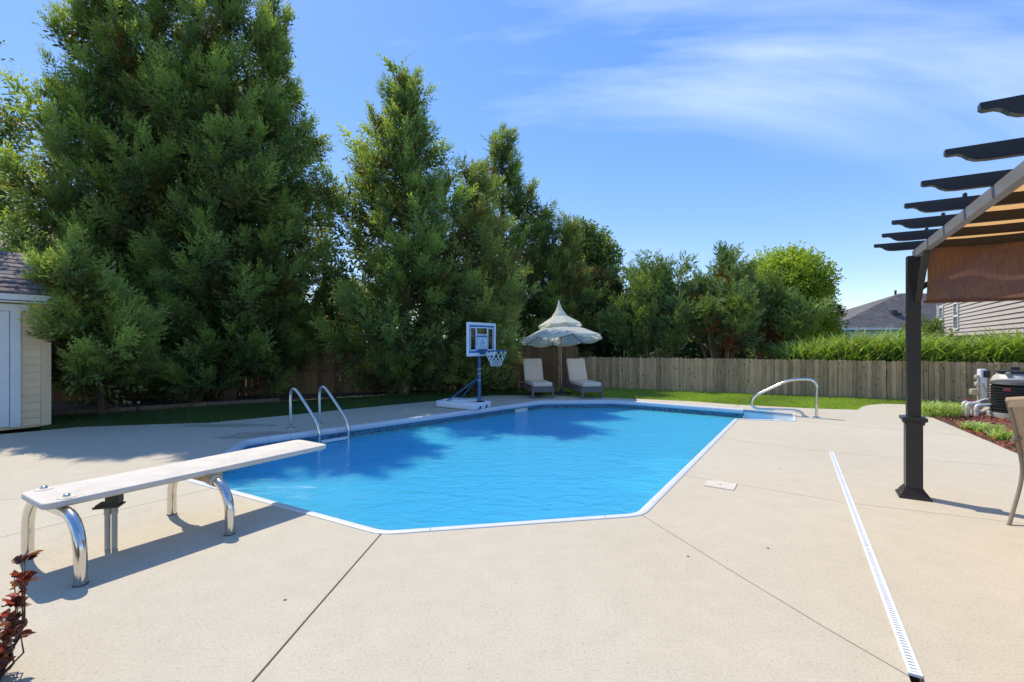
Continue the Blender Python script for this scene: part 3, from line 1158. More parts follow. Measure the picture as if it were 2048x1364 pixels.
# ------------------------------------------------------------------ foliage
def plume_template(rng, ns=8, flat=0.45, width=0.155, spread=0.33):
    V, T, tt = [], [], []

    def blade(p, d, L, w, nrm, t0):
        s = np.cross(d, nrm)
        s /= np.linalg.norm(s) + 1e-9
        i = len(V)
        V.extend([p, p + d * L * 0.5 + s * w, p + d * L * 0.5 - s * w, p + d * L])
        tt.extend([t0, t0 + 0.1, t0 + 0.1, t0 + 0.3])
        T.extend([(i, i + 1, i + 2), (i + 1, i + 3, i + 2)])

    def tri(p, d, L, w, nrm, t0):
        s = np.cross(d, nrm)
        s /= np.linalg.norm(s) + 1e-9
        i = len(V)
        V.extend([p + s * w, p - s * w, p + d * L])
        tt.extend([t0, t0, t0 + 0.25])
        T.append((i, i + 1, i + 2))
    bend = rng.normal(0, 0.10, 2)
    for j in range(ns):
        t = (j + 0.5) / ns
        ax = np.array([bend[0] * t * t, bend[1] * t * t, t])
        side = 1 if j % 2 else -1
        az = side * np.pi / 2 + rng.normal(0, flat)
        lat = np.array([np.cos(az), np.sin(az), 0.0])
        d = lat * np.sin(0.75 - 0.2 * t) + np.array([0, 0, 1]) * np.cos(0.75 - 0.2 * t)
        d /= np.linalg.norm(d)
        L = spread * (1.05 - 0.72 * t) * (0.8 + 0.5 * rng.random())
        nrm = np.array([np.cos(az + 1.57), np.sin(az + 1.57), 0.3 * rng.normal()])
        blade(ax, d, L, width * L * 1.3, nrm, t * 0.6)
        for q in range(2):
            s2 = 0.30 + 0.32 * q
            dd = d + np.array([rng.normal(0, 0.45), rng.normal(0, 0.45), 0.25 + rng.normal(0, 0.3)]) * 0.9
            dd /= np.linalg.norm(dd)
            tri(ax + d * L * s2, dd, L * 0.5, width * L * 0.75, nrm + rng.normal(0, 0.4, 3), t * 0.6 + 0.1)
    blade(np.array([bend[0] * .8, bend[1] * .8, 0.85]), np.array([0, 0, 1.0]), 0.28, 0.022, np.array([1.0, 0.2, 0]), 0.7)
    return np.array(V), np.array(T), np.array(tt)


def leaf_template(rng, n=9):
    """a twig with oval leaves"""
    V, T, tt = [], [], []
    for j in range(n):
        t = (j + 0.6) / n
        d = rng.normal(0, 1, 3) + np.array([0, 0, 0.5])
        d /= np.linalg.norm(d)
        nrm = rng.normal(0, 1, 3)
        s = np.cross(d, nrm)
        s /= np.linalg.norm(s)
        L, w = 0.34 * (0.7 + 0.6 * rng.random()), 0.085
        p = np.array([rng.normal(0, 0.16), rng.normal(0, 0.16), t])
        i = len(V)
        V.extend([p, p + d * L * 0.45 + s * w, p + d * L * 0.45 - s * w, p + d * L])
        tt.extend([0.2, 0.35, 0.35, 0.5])
        T.extend([(i, i + 1, i + 2), (i + 1, i + 3, i + 2)])
    return np.array(V), np.array(T), np.array(tt)


_trng = np.random.default_rng(5)
PLUMES = [plume_template(_trng) for _ in range(8)]
JPLUMES = [plume_template(_trng, 11, 1.2, 0.10, 0.5) for _ in range(6)]
TWIGS = [leaf_template(_trng) for _ in range(6)]


def crown(name, O, D, S, tint, brown, templates, mat, parent, rng):
    """sprays O (origin), D (direction), S (size) joined into one crown"""
    n = len(O)
    which = rng.integers(0, len(templates), n)
    D = D / (np.linalg.norm(D, axis=1, keepdims=True) + 1e-9)
    R = rng.normal(0, 1, (n, 3))
    Xa = np.cross(D, R)
    Xa /= np.linalg.norm(Xa, axis=1, keepdims=True) + 1e-9
    Ya = np.cross(D, Xa)
    VV, TT, A, B = [], [], [], []
    off = 0
    for k, (V, T, tt) in enumerate(templates):
        m = which == k
        c = int(m.sum())
        if not c:
            continue
        P = O[m][:, None, :] + S[m][:, None, None] * (V[None, :, 0:1] * Xa[m][:, None, :] + V[None, :, 1:2] * Ya[m][:, None, :] + V[None, :, 2:3] * D[m][:, None, :])
        VV.append(P.reshape(-1, 3))
        TT.append((T[None] + (np.arange(c) * len(V))[:, None, None] + off).reshape(-1, 3))
        off += c * len(V)
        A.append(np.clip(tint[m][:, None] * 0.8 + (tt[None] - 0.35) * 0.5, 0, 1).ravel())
        B.append(np.repeat(brown[m], len(V)))
    return np_mesh(name, np.concatenate(VV), np.concatenate(TT), mat, parent, {"tint": np.concatenate(A), "brown": np.concatenate(B)})


def conifer(x, y, H, R, label, seed, nbr=95, dens=1.0, ps=0.52, zlow=0.25, mat="cypress", tb=0.40, group="tall evergreens along the fence", leaders=2, brown=0.05, lean=(0, 0), shape=0.55, wide_low=0.6, name="cypress_tree", bark="bark", templates=None, up=0.55, ts=0.90):
    rng = np.random.default_rng(seed)
    root = thing(name, Vector((x, y, -0.05)), label, "tree", group)
    mb = MB()
    tr = 0.028 * H * 0.55 + 0.03
    tp = [Vector((x + lean[0] * t * t * H, y + lean[1] * t * t * H, -0.1 + t * H * 0.96)) for t in np.linspace(0, 1, 10)]
    mb.tube(tp, [tr * (1 - 0.93 * t) + 0.004 for t in np.linspace(0, 1, 10)], 8)
    O, D, S, Ti, Br = [], [], [], [], []
    for b in range(nbr):
        t = (b + rng.random()) / nbr
        t = t ** 1.12
        z0 = zlow + t * (H * 0.95 - zlow)
        prof = min(1.0, ((1 - t) / shape)) ** 0.85 * (wide_low + (1 - wide_low) * min(1, t / 0.22))
        L = max(0.22, R * prof * rng.uniform(0.66, 1.18) - 0.28)
        az = b * 2.39996 + rng.normal(0, 0.35)
        el = rad(8 + 48 * t) + rng.normal(0, 0.13)
        out = np.array([math.cos(az), math.sin(az), 0])
        base = np.array([x + lean[0] * (z0 / H) ** 2 * H, y + lean[1] * (z0 / H) ** 2 * H, z0 - 0.15 * L])
        rise = math.tan(el) * L * 0.55
        droop = 0.0 if t > 0.2 else -0.1 * L

        def pt(s):
            return base + out * (L * s) + np.array([0, 0, rise * s * (0.45 + 0.75 * s) + droop * s])
        pts = [pt(s) for s in (0, 0.35, 0.7, 0.97)]
        br0 = 0.012 + 0.011 * L
        mb.tube([Vector(p) for p in pts], [br0, br0 * 0.75, br0 * 0.45, 0.004], 5, cap=False)
        btint = tb + rng.normal(0, 0.10)
        tng = pt(1.0) - pt(0.6)
        tng = tng / np.linalg.norm(tng)
        # tufts: one at the branch end, others along its outer part
        nt_ = 1 + int(round(2.15 * L + rng.random()))
        for tf in range(nt_):
            s = 1.0 if tf == 0 else 0.28 + 0.66 * rng.random()
            w = 0.12 + 0.30 * L * (1.1 - s)
            c0 = pt(s) + (0 if tf == 0 else 1) * rng.normal(0, 1, 3) * np.array([w, w, 0.5 * w])
            ta = tng * 0.8 + np.array([0, 0, up]) + (c0 - pt(s)) * 0.7 + rng.normal(0, 0.16, 3)
            ta /= np.linalg.norm(ta)
            tl = ts * rng.uniform(0.7, 1.3) * (0.62 + 0.38 * min(1, L / 1.4))
            ttint = btint + rng.normal(0, 0.11)
            tbr = 0.75 if rng.random() < brown else 0.0
            m_ = int(dens * (25 + 7 * rng.random()))
            sv_ = rng.random(m_) ** 0.85
            rad_ = rng.normal(0, 1, (m_, 3))
            rad_ -= ta[None] * (rad_ @ ta)[:, None]
            rad_ /= np.linalg.norm(rad_, axis=1, keepdims=True) + 1e-9
            pos = c0[None] + ta[None] * ((sv_ - 0.30) * tl)[:, None] + rad_ * (0.05 * rng.random(m_))[:, None]
            an = rad(58) * (1 - 0.72 * sv_) + rng.normal(0, 0.12, m_)
            dv = ta[None] * np.cos(an)[:, None] + rad_ * np.sin(an)[:, None]
            O.extend(pos)
            D.extend(dv)
            S.extend(tl * 0.56 * rng.uniform(0.75, 1.2, m_) * (1.08 - 0.52 * sv_))
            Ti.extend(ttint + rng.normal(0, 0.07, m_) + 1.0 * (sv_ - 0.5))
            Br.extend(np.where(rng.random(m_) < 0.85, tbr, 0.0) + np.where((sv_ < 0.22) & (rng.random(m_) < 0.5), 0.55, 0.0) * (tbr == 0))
        # inner sprays along the bare part of the branch, crown shade put into their tint
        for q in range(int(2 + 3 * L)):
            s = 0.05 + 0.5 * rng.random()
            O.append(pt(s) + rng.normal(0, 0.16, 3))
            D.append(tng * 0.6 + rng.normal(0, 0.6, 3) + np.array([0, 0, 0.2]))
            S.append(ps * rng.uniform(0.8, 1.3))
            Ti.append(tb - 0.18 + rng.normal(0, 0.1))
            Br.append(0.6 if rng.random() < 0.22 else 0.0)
    for k in range(leaders):
        az = rng.random() * 6.28
        r0 = R * 0.22 * (k > 0)
        c0 = np.array([x + lean[0] * H + math.cos(az) * r0, y + lean[1] * H + math.sin(az) * r0, H * (0.80 if k else 0.86)])
        hh = H * (0.14 if k == 0 else 0.14 * rng.uniform(0.5, 0.9))
        mb.tube([Vector(c0), Vector(c0 + np.array([0, 0, hh]))], [0.03, 0.006], 5)
        for q in range(int(34 * dens)):
            s = rng.random()
            a2 = rng.random() * 6.28
            o = c0 + np.array([0, 0, hh * s])
            O.append(o + np.array([math.cos(a2), math.sin(a2), 0]) * 0.05)
            D.append(np.array([math.cos(a2) * 0.8 * (1 - 0.6 * s), math.sin(a2) * 0.8 * (1 - 0.6 * s), 0.9]) + rng.normal(0, 0.15, 3))
            S.append(ps * rng.uniform(0.55, 0.9) * (1.1 - 0.5 * s))
            Ti.append(tb + rng.normal(0.1, 0.12))
            Br.append(0.0)
    for k in range(26 if zlow > 0.5 else 8):
        # bare dead twigs low on the stem
        z = 0.25 + 2.2 * rng.random()
        az = rng.random() * 6.283
        L = R * rng.uniform(0.3, 0.85)
        a0_ = np.array([x, y, z])
        e0_ = a0_ + np.array([math.cos(az) * L, math.sin(az) * L, rng.normal(0.0, 0.2)])
        m0_ = (a0_ + e0_) / 2 + rng.normal(0, 0.07, 3)
        mb.tube([Vector(a0_), Vector(m0_), Vector(e0_)], [0.013, 0.009, 0.003], 4, cap=False)
        for q in range(3):
            f0 = m0_ + (e0_ - m0_) * rng.random()
            mb.tube([Vector(f0), Vector(f0 + rng.normal(0, 0.16, 3))], [0.006, 0.002], 3, cap=False)
    mb.build("trunk", M[bark], root)
    O, D, S = np.array(O), np.array(D), np.array(S)
    keep = O[:, 2] > 0.12
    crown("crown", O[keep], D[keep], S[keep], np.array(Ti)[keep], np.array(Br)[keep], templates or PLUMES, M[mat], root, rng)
    return root


def px_tree(u, y, vtop, rpx, *a, **kw):
    return conifer((u - CX) / F * y, y, HCAM + (CY - vtop) / F * y, rpx / F * y, *a, **kw)


# the big group on the left
px_tree(208, 11.6, -90, 165, "broad dark evergreen leaning over the shed roof, leftmost of the tall group", 21, nbr=105, lean=(-0.004, 0), tb=0.46)
px_tree(325, 12.1, -190, 178, "tallest evergreen, second from the shed in the tall group", 22, nbr=125, tb=0.42, zlow=0.5)
px_tree(458, 11.9, -120, 165, "third tall evergreen from the shed, behind the near end of the pool", 23, nbr=120, tb=0.42, zlow=0.5)
px_tree(548, 12.6, -8, 108, "slimmer tall evergreen closing the tall group, behind the pool ladder", 24, nbr=95, tb=0.46, zlow=0.8)
px_tree(204, 9.4, 560, 112, "low bushy evergreen beside the corner of the cream shed", 25, nbr=64, dens=1.4, leaders=0, shape=0.7, zlow=0.9, tb=0.62, wide_low=1.0, ts=0.72, lean=(0.30, -0.62))
# the middle group
px_tree(808, 13.0, 138, 136, "tall pointed evergreen standing left of the basketball backboard", 26, nbr=120, tb=0.52, leaders=3, zlow=0.35)
px_tree(664, 13.6, 545, 62, "thin short evergreen in the gap behind the pool ladder", 27, nbr=42, tb=0.30, leaders=1, brown=0.2, zlow=0.8, ts=0.6)
px_tree(950, 13.4, 335, 92, "yellowish narrow evergreen directly behind the basketball backboard", 28, nbr=75, mat="cypress_light", tb=0.45, brown=0.12, leaders=1, dens=0.9)
px_tree(1005, 17.2, 250, 98, "tall dark evergreen between the basketball backboard and the parasol", 29, nbr=85, tb=0.36, leaders=3)
px_tree(1085, 17.0, 420, 80, "dark evergreen with pointed top right behind the parasol", 30, nbr=60, tb=0.34, leaders=2)
px_tree(1138, 16.8, 438, 62, "bronze tinted evergreen rising to the right of the parasol top", 31, nbr=55, tb=0.5, brown=0.22, leaders=1, mat="cypress_light")
px_tree(1215, 17.2, 560, 70, "very dark rounded evergreen at the start of the grey fence", 32, nbr=60, dens=1.4, mat="yew", tb=0.25, leaders=0, shape=0.8, ps=0.42, group=None)


def juniper(u, y, vtop, spread, label, seed, tb=0.4, limbs=9, brown=0.1):
    """several bare reddish limbs fanning out to tufts of foliage"""
    rng = np.random.default_rng(seed)
    x = (u - CX) / F * y
    H = HCAM + (CY - vtop) / F * y
    R = spread / F * y
    root = thing("juniper_tree", Vector((x, y, -0.14)), label, "tree", "ragged junipers behind the fence")
    mb = MB()
    O, D, S, Ti, Br = [], [], [], [], []
    for k in range(limbs):
        az = k * 2.39996 + rng.normal(0, 0.3)
        f = ((k + 0.5) / limbs) ** 0.7
        r1 = R * f * rng.uniform(0.85, 1.1)
        h1 = H * (0.98 - 0.42 * f ** 1.6) * rng.uniform(0.86, 1.02)
        e = np.array([x + math.cos(az) * r1, y + math.sin(az) * r1, h1])
        b0 = np.array([x + math.cos(az) * 0.10, y + math.sin(az) * 0.10, -0.14])
        mid = b0 * 0.45 + e * 0.55
        mid[2] = h1 * 0.38
        mid += rng.normal(0, 0.08, 3)

        def pt(s):
            return b0 * (1 - s) ** 2 + 2 * mid * s * (1 - s) + e * s * s
        path = [Vector(pt(s)) for s in np.linspace(0, 1, 7)]
        mb.tube(path, [0.055, 0.048, 0.04, 0.032, 0.024, 0.014, 0.005], 6)
        nsub = 9
        for q in range(nsub):
            s = 0.48 + 0.52 * (q + rng.random()) / nsub
            p0 = pt(s)
            dv = rng.normal(0, 1, 3)
            dv[2] = abs(dv[2]) * 0.6 + 0.25
            dv /= np.linalg.norm(dv)
            L = R * 0.36 * rng.uniform(0.5, 1.1)
            p1 = p0 + dv * L
            mb.tube([Vector(p0), Vector(p0 * 0.5 + p1 * 0.5 - np.array([0, 0, 0.03])), Vector(p1)], [0.016, 0.011, 0.004], 4, cap=False)
            bb = 0.95 if (rng.random() < brown and s < 0.8) else 0.0
            bt = tb + rng.normal(0, 0.14)
            for w in range(int(17 + 14 * rng.random())):
                s2 = 0.35 + 0.75 * rng.random()
                o = p0 + dv * L * s2 + rng.normal(0, 0.13, 3)
                O.append(o)
                D.append(dv + np.array([0, 0, 0.45]) + rng.normal(0, 0.4, 3))
                S.append(0.36 * rng.uniform(0.7, 1.25))
                Ti.append(bt + rng.normal(0, 0.12))
                Br.append(bb)
        for w in range(30):
            s = 0.7 + 0.3 * rng.random()
            O.append(pt(s) + rng.normal(0, 0.10, 3))
            D.append((pt(1) - pt(0.8)) / 0.3 + np.array([0, 0, 0.3]) + rng.normal(0, 0.35, 3))
            S.append(0.42 * rng.uniform(0.7, 1.2))
            Ti.append(tb + 0.1 + rng.normal(0, 0.12))
            Br.append(0.0)
    mb.build("trunk", M["bark_red"], root)
    O = np.array(O)
    keep = O[:, 2] > 0.3
    crown("crown", O[keep], np.array(D)[keep], np.array(S)[keep], np.array(Ti)[keep], np.array(Br)[keep], JPLUMES, M["juniper"], root, rng)


juniper(1308, 16.2, 515, 92, "ragged juniper with bare reddish limbs nearest the parasol", 41, limbs=13, brown=0.08)
juniper(1442, 15.8, 505, 95, "middle ragged juniper with rust-brown dead patches above the fence", 42, limbs=13, brown=0.28)
juniper(1535, 16.2, 545, 78, "ragged juniper with brown patches in front of the bright yellow-green tree", 43, limbs=12, brown=0.25)


def broadleaf(u, y, vtop, spread, label, seed, mat, tb=0.45, clumps=46, per=60, ls=0.34, zbase=0.8, name="leafy_tree", group=None, cat="tree", squat=1.0):
    rng = np.random.default_rng(seed)
    x = (u - CX) / F * y
    H = HCAM + (CY - vtop) / F * y
    R = spread / F * y
    root = thing(name, Vector((x, y, -0.14)), label, cat, group)
    mb = MB()
    tr = 0.03 + 0.018 * H
    mb.tube([Vector((x, y, -0.14)), Vector((x + 0.05, y, H * 0.3)), Vector((x - 0.04, y, H * 0.62)), Vector((x, y, H * 0.9))], [tr, tr * 0.8, tr * 0.5, 0.01], 8)
    O, D, S, Ti = [], [], [], []
    zc = (H + zbase) / 2
    zr = (H - zbase) / 2
    for c in range(clumps):
        v = rng.normal(0, 1, 3)
        v /= np.linalg.norm(v)
        rr = 0.45 + 0.5 * rng.random() ** 0.6
        cpos = np.array([x, y, zc]) + v * np.array([R, R, zr]) * rr
        crad = R * rng.uniform(0.22, 0.36)
        b0 = Vector((x, y, max(0.3, min(H * 0.7, cpos[2] - 0.5 * R))))
        mb.tube([b0, b0.lerp(Vector(cpos), 0.55) + Vector((0, 0, 0.06 * R)), Vector(cpos)], [tr * 0.35, tr * 0.2, 0.006], 5, cap=False)
        bt = tb + rng.normal(0, 0.2)
        for q in range(per):
            w = rng.normal(0, 1, 3)
            w /= np.linalg.norm(w)
            O.append(cpos + w * crad * rng.random() ** 0.4)
            D.append(w + np.array([0, 0, 0.25]) + rng.normal(0, 0.3, 3))
            S.append(ls * rng.uniform(0.7, 1.3))
            Ti.append(bt + rng.normal(0, 0.14))
    mb.build("trunk", M["bark"], root)
    O = np.array(O)
    keep = O[:, 2] > 0.05
    crown("crown", O[keep], np.array(D)[keep], np.array(S)[keep], np.array(Ti)[keep], np.zeros(int(keep.sum())), TWIGS, M[mat], root, rng)


broadleaf(1570, 19.5, 506, 76, "bright yellow-green leafy tree behind the junipers", 51, "leaf_bright", clumps=105, per=95, ls=0.36, tb=0.42)
broadleaf(1178, 21.0, 445, 56, "tall olive-green leafy tree behind the bronze evergreen", 52, "leaf_mid", clumps=70, per=60, ls=0.42, tb=0.5)
broadleaf(-118, 13.5, 20, 122, "light leafy tree at the edge of the view above the shed", 53, "leaf_mid", clumps=70, per=42, ls=0.36, tb=0.6, zbase=3.0)
broadleaf(1662, 22.5, 610, 22, "small dark tree at the right edge of the bright leafy tree", 54, "yew", clumps=26, per=50, ls=0.3, tb=0.3, zbase=0.3)
broadleaf(1850, 23.5, 640, 34, "rounded green bush between the grey-roofed house and the beige house", 55, "leaf_mid", clumps=40, per=50, ls=0.3, tb=0.55, zbase=0.1, name="bush", cat="bush")
broadleaf(1430, 24.0, 590, 150, "dark leafy thicket seen through the junipers", 56, "yew", clumps=60, per=50, ls=0.5, tb=0.35, zbase=0.0, name="bush", cat="bush")
broadleaf(620, 17.5, 610, 150, "sunlit leafy bush glimpsed between trunks behind the brown fence", 57, "leaf_mid", clumps=50, per=45, ls=0.4, tb=0.6, zbase=0.1, name="bush", cat="bush")


# tall grass beyond the fence
def ribbon_leaves(name, base, h, w, arch, rng, mat, parent=None, kind=None, tint=None, brown=None, seg=4):
    n = len(base)
    az = rng.random(n) * 2 * np.pi
    outd = np.stack([np.cos(az), np.sin(az), np.zeros(n)], 1)
    sd = np.stack([-np.sin(az), np.cos(az), np.zeros(n)], 1)
    V = np.zeros((n, 2 * seg + 1, 3))
    for k in range(seg):
        t = k / seg
        c = base + outd * (arch * h * t ** 2.2)[:, None] + np.array([0, 0, 1]) * (h * (t - 0.35 * np.minimum(1, arch) * t ** 3))[:, None]
        ww = w * (1 - 0.55 * t)
        V[:, 2 * k] = c - sd * ww[:, None]
        V[:, 2 * k + 1] = c + sd * ww[:, None]
    V[:, 2 * seg] = base + outd * (arch * h)[:, None] + np.array([0, 0, 1]) * (h * (1 - 0.35 * np.minimum(1, arch)))[:, None]
    T = []
    for k in range(seg - 1):
        T += [(2 * k, 2 * k + 1, 2 * k + 3), (2 * k, 2 * k + 3, 2 * k + 2)]
    T.append((2 * seg - 2, 2 * seg - 1, 2 * seg))
    T = np.array(T)
    TT = (T[None] + (np.arange(n) * (2 * seg + 1))[:, None, None]).reshape(-1, 3)
    ti = rng.random(n) if tint is None else tint
    br = np.zeros(n) if brown is None else brown
    o = np_mesh(name, V.reshape(-1, 3), TT, mat, parent, {"tint": np.repeat(ti, 2 * seg + 1), "brown": np.repeat(br, 2 * seg + 1)})
    if kind:
        o["kind"] = kind
    return o


n = 15000
k = rng.random(n) * 9.5 + 4.3
dd = 0.55 + 1.6 * rng.random(n)
B = np.array(FA)[None] + np.array(fdir)[None] * k[:, None] + np.array(FN)[None] * dd[:, None]
B[:, 2] = -0.14 + rng.random(n) * 0.75
hh = 1.12 + 0.40 * rng.random(n) + 0.10 * np.sin(k * 2.1) - 0.35 * np.clip((5.3 - k), 0, 1)
ribbon_leaves("tall_grass", B, hh, 0.018 + 0.018 * rng.random(n), 0.35 + 0.65 * rng.random(n), rng, M["reed"], None, "stuff", np.clip(0.45 + 0.25 * rng.standard_normal(n), 0, 1), (rng.random(n) < 0.09) * 0.8)

# ------------------------------------------------------------------ houses
def add_uv_plane(o, ax, ay, orig=Vector((0, 0, 0))):
    uv = o.data.uv_layers.new(name="uv")
    for lp in o.data.loops:
        p = o.data.vertices[lp.vertex_index].co - orig
        uv.data[lp.index].uv = (p.dot(ax), p.dot(ay))


# grey hip-roofed house
y0 = 44.0
e0 = Q(1662, 657, y0)
ez = e0.z
hr = thing("house", Vector((e0.x + 0.5, y0 + 0.6, -0.14)), "pale blue house with grey hip roof behind the tall grass", "house")
mb = MB()
wx0, wx1, wy0, wy1 = e0.x + 0.5, e0.x + 21.0, y0 + 0.5, y0 + 7.5
mb.prism([(wx0, wy0), (wx1, wy0), (wx1, wy1), (wx0, wy1)], -0.14, ez - 0.02)
mb.build("wall", M["blue_siding"], hr, smooth=False)
nrow = 16
for i in range(nrow):
    mb = MB()
    z = 0.2 + i * 0.145
    mb.add([Vector((wx0 + 0.12, wy0 - 0.03, z)), Vector((wx1, wy0 - 0.03, z)), Vector((wx1, wy0 - 0.006, z + 0.15)), Vector((wx0 + 0.12, wy0 - 0.006, z + 0.15)), Vector((wx0 + 0.12, wy0 - 0.004, z)), Vector((wx1, wy0 - 0.004, z))], [(0, 1, 2, 3), (0, 4, 5, 1)])
    mb.build("siding_board", M["blue_siding"], hr, smooth=False)
mb = MB()
mb.box((wx0 + 0.06, wy0 - 0.02, ez / 2), (0.12, 0.05, ez - 0.1))
mb.build("corner_trim", M["white_paint"], hr, smooth=False)
rw, rd = 22.0, 8.0
A_, B_, C_, D_ = Vector((e0.x, y0, ez)), Vector((e0.x + rw, y0, ez)), Vector((e0.x + rw, y0 + rd, ez)), Vector((e0.x, y0 + rd, ez))
E_, F_ = Vector((e0.x + 9.5, y0 + 4.0, ez + 3.5)), Vector((e0.x + rw - 5.0, y0 + 4.0, ez + 3.5))
for nm, pl, ax in (("roof", [A_, B_, F_, E_], Vector((1, 0, 0))), ("roof", [B_, C_, F_], Vector((0, 1, 0))), ("roof", [C_, D_, E_, F_], Vector((-1, 0, 0))), ("roof", [D_, A_, E_], Vector((0, -1, 0)))):
    mb = MB()
    mb.slab(pl, (0, 0, 0.10))
    o = mb.build(nm, M["grey_roof"], hr, smooth=False)
    add_uv_plane(o, ax, UP * 1.6 + ax.cross(UP) * -0.2)
mb = MB()
mb.box((e0.x + rw / 2, y0 - 0.03, ez - 0.02), (rw + 0.1, 0.10, 0.20))
mb.box((e0.x - 0.03, y0 + rd / 2, ez - 0.02), (0.10, rd, 0.20))
mb.build("gutter", M["white_paint"], hr, smooth=False)
vp = Q(1787, 631, y0 + 1.5)
vz = ez + 3.5 * 1.5 / 4.0 + 0.1
mb = MB()
mb.box((vp.x, y0 + 1.5, vz + 0.12), (0.5, 0.4, 0.45))
mb.box((vp.x + 0.35, y0 + 1.4, vz + 0.02), (0.5, 0.3, 0.16))
mb.build("roof_vent", M["darkbox"], hr, smooth=False)
mb = MB()
vp = Q(1791, 600, y0 + 4.4)
mb.tube([Vector((vp.x, y0 + 4.4, ez + 2.6)), Vector((vp.x, y0 + 4.4, ez + 3.95))], 0.10, 8)
mb.build("vent_pipe", M["darkbox"], hr)

# beige house with lap siding
BW = Vector((0.555, 0.832, 0)).normalized()
BC = Vector(((1877 - CX) / F * 26.0, 26.0, 0))
BN = Vector((-BW.y, BW.x, 0))                        # towards the camera side
LB = 19.0
hb = thing("house", BC + UP * -0.14, "beige siding house with two narrow white-framed windows behind the pergola post", "house")
mb = MB()
bz1 = 4.05
inner = [BC - BN * 0.0, BC - BW * LB, BC - BW * LB - BN * 8, BC - BN * 8]
mb.prism(inner, -0.14, bz1)
mb.build("wall", M["beige_siding"], hb, smooth=False)
nrow = 22
for i in range(nrow):
    z = 0.6 + i * 0.157
    a, b = BC - BW * 0.14, BC - BW * LB
    mb = MB()
    mb.add([a + BN * 0.045 + UP * z, b + BN * 0.045 + UP * z, b + BN * 0.006 + UP * (z + 0.162), a + BN * 0.006 + UP * (z + 0.162), a + BN * 0.004 + UP * z, b + BN * 0.004 + UP * z], [(0, 1, 2, 3), (0, 4, 5, 1)])
    mb.build("siding_board", M["beige_siding"], hb, smooth=False)
mb = MB()
mb.bar(BC - BW * 0.07 + BN * 0.03 + UP * 2.0, BC - BW * 0.07 + BN * 0.03 + UP * 4.0, 0.12, 0.14)
mb.v = []
mb.f = []
mb.box(BC - BW * 0.07 + BN * 0.03 + UP * 1.95, (0.14, 0.08, 4.1), BW, BN)
mb.build("corner_trim", M["white_paint"], hb, smooth=False)
for (ua, ub, va, vb) in ((1882, 1889.6, 614, 665), (1911, 1920.5, 606, 659)):
    pa, pb = W(ua, va, BC, BW), W(ub, vb, BC, BW)
    ka, kb = (pa - BC).dot(BW), (pb - BC).dot(BW)
    z1, z0 = pa.z, pb.z
    km, wd, hm = (ka + kb) / 2, abs(kb - ka), z1 - z0
    cpt = BC + BW * km + BN * 0.05 + UP * ((z0 + z1) / 2)
    mb = MB()
    t_ = 0.07
    for sx in (-1, 1):
        mb.box(cpt + BW * sx * (wd / 2 - t_ / 2), (t_, 0.08, hm), BW, BN)
    for sz in (-1, 0, 1):
        mb.box(cpt + UP * sz * (hm / 2 - t_ / 2), (wd - 2 * t_, 0.07, t_), BW, BN)
    wf = mb.build("window", M["white_paint"], hb, smooth=False)
    for sz in (-1, 1):
        mb = MB()
        mb.box(cpt + UP * sz * (hm / 4) - BN * 0.02, (wd - 2 * t_, 0.02, hm / 2 - t_), BW, BN)
        mb.build("pane", M["pane"], wf, smooth=False)
mb = MB()
ra, rb = BC + BW * 0.4 + BN * 0.45 + UP * 3.95, BC - BW * (LB + 0.4) + BN * 0.45 + UP * 3.95
rc, rd_ = rb - BN * 4.5 + UP * 2.2, ra - BN * 4.5 + UP * 2.2
mb.slab([ra, rb, rc, rd_], (0, 0, 0.12))
o = mb.build("roof", M["grey_roof"], hb, smooth=False)
add_uv_plane(o, BW, UP * 1.8)
mb = MB()
mb.slab([rd_, rc, rb - BN * 9 , ra - BN * 9], (0, 0, 0.12))
o = mb.build("roof", M["grey_roof"], hb, smooth=False)
add_uv_plane(o, BW, UP * 1.8)

# tan-roofed house glimpsed at the far left
hl = thing("house", Vector((-29, 24, -0.14)), "tan-roofed house glimpsed through the evergreens above the shed", "house")
mb = MB()
mb.prism([(-36, 24), (-19.5, 24), (-19.5, 33), (-36, 33)], -0.14, 6.0)
mb.build("wall", M["beige_siding"], hl, smooth=False)
for sgn, yy in ((1, 23.5), (-1, 33.5)):
    mb = MB()
    mb.slab([Vector((-36.6, yy, 5.9)), Vector((-18.9, yy, 5.9)), Vector((-18.9, 28.5, 9.0)), Vector((-36.6, 28.5, 9.0))], (0, 0, 0.12))
    o = mb.build("roof", M["tan_roof"], hl, smooth=False)
    add_uv_plane(o, Vector((1, 0, 0)), UP * 1.8)
for wxc in (-24.7, -22.0):
    mb = MB()
    mb.box((wxc, 23.96, 4.9), (1.2, 0.08, 1.5))
    f_ = mb.build("window", M["white_paint"], hl, smooth=False)
    mb = MB()
    mb.box((wxc, 23.91, 4.9), (1.0, 0.04, 1.3))
    mb.build("pane", M["pane"], f_, smooth=False)
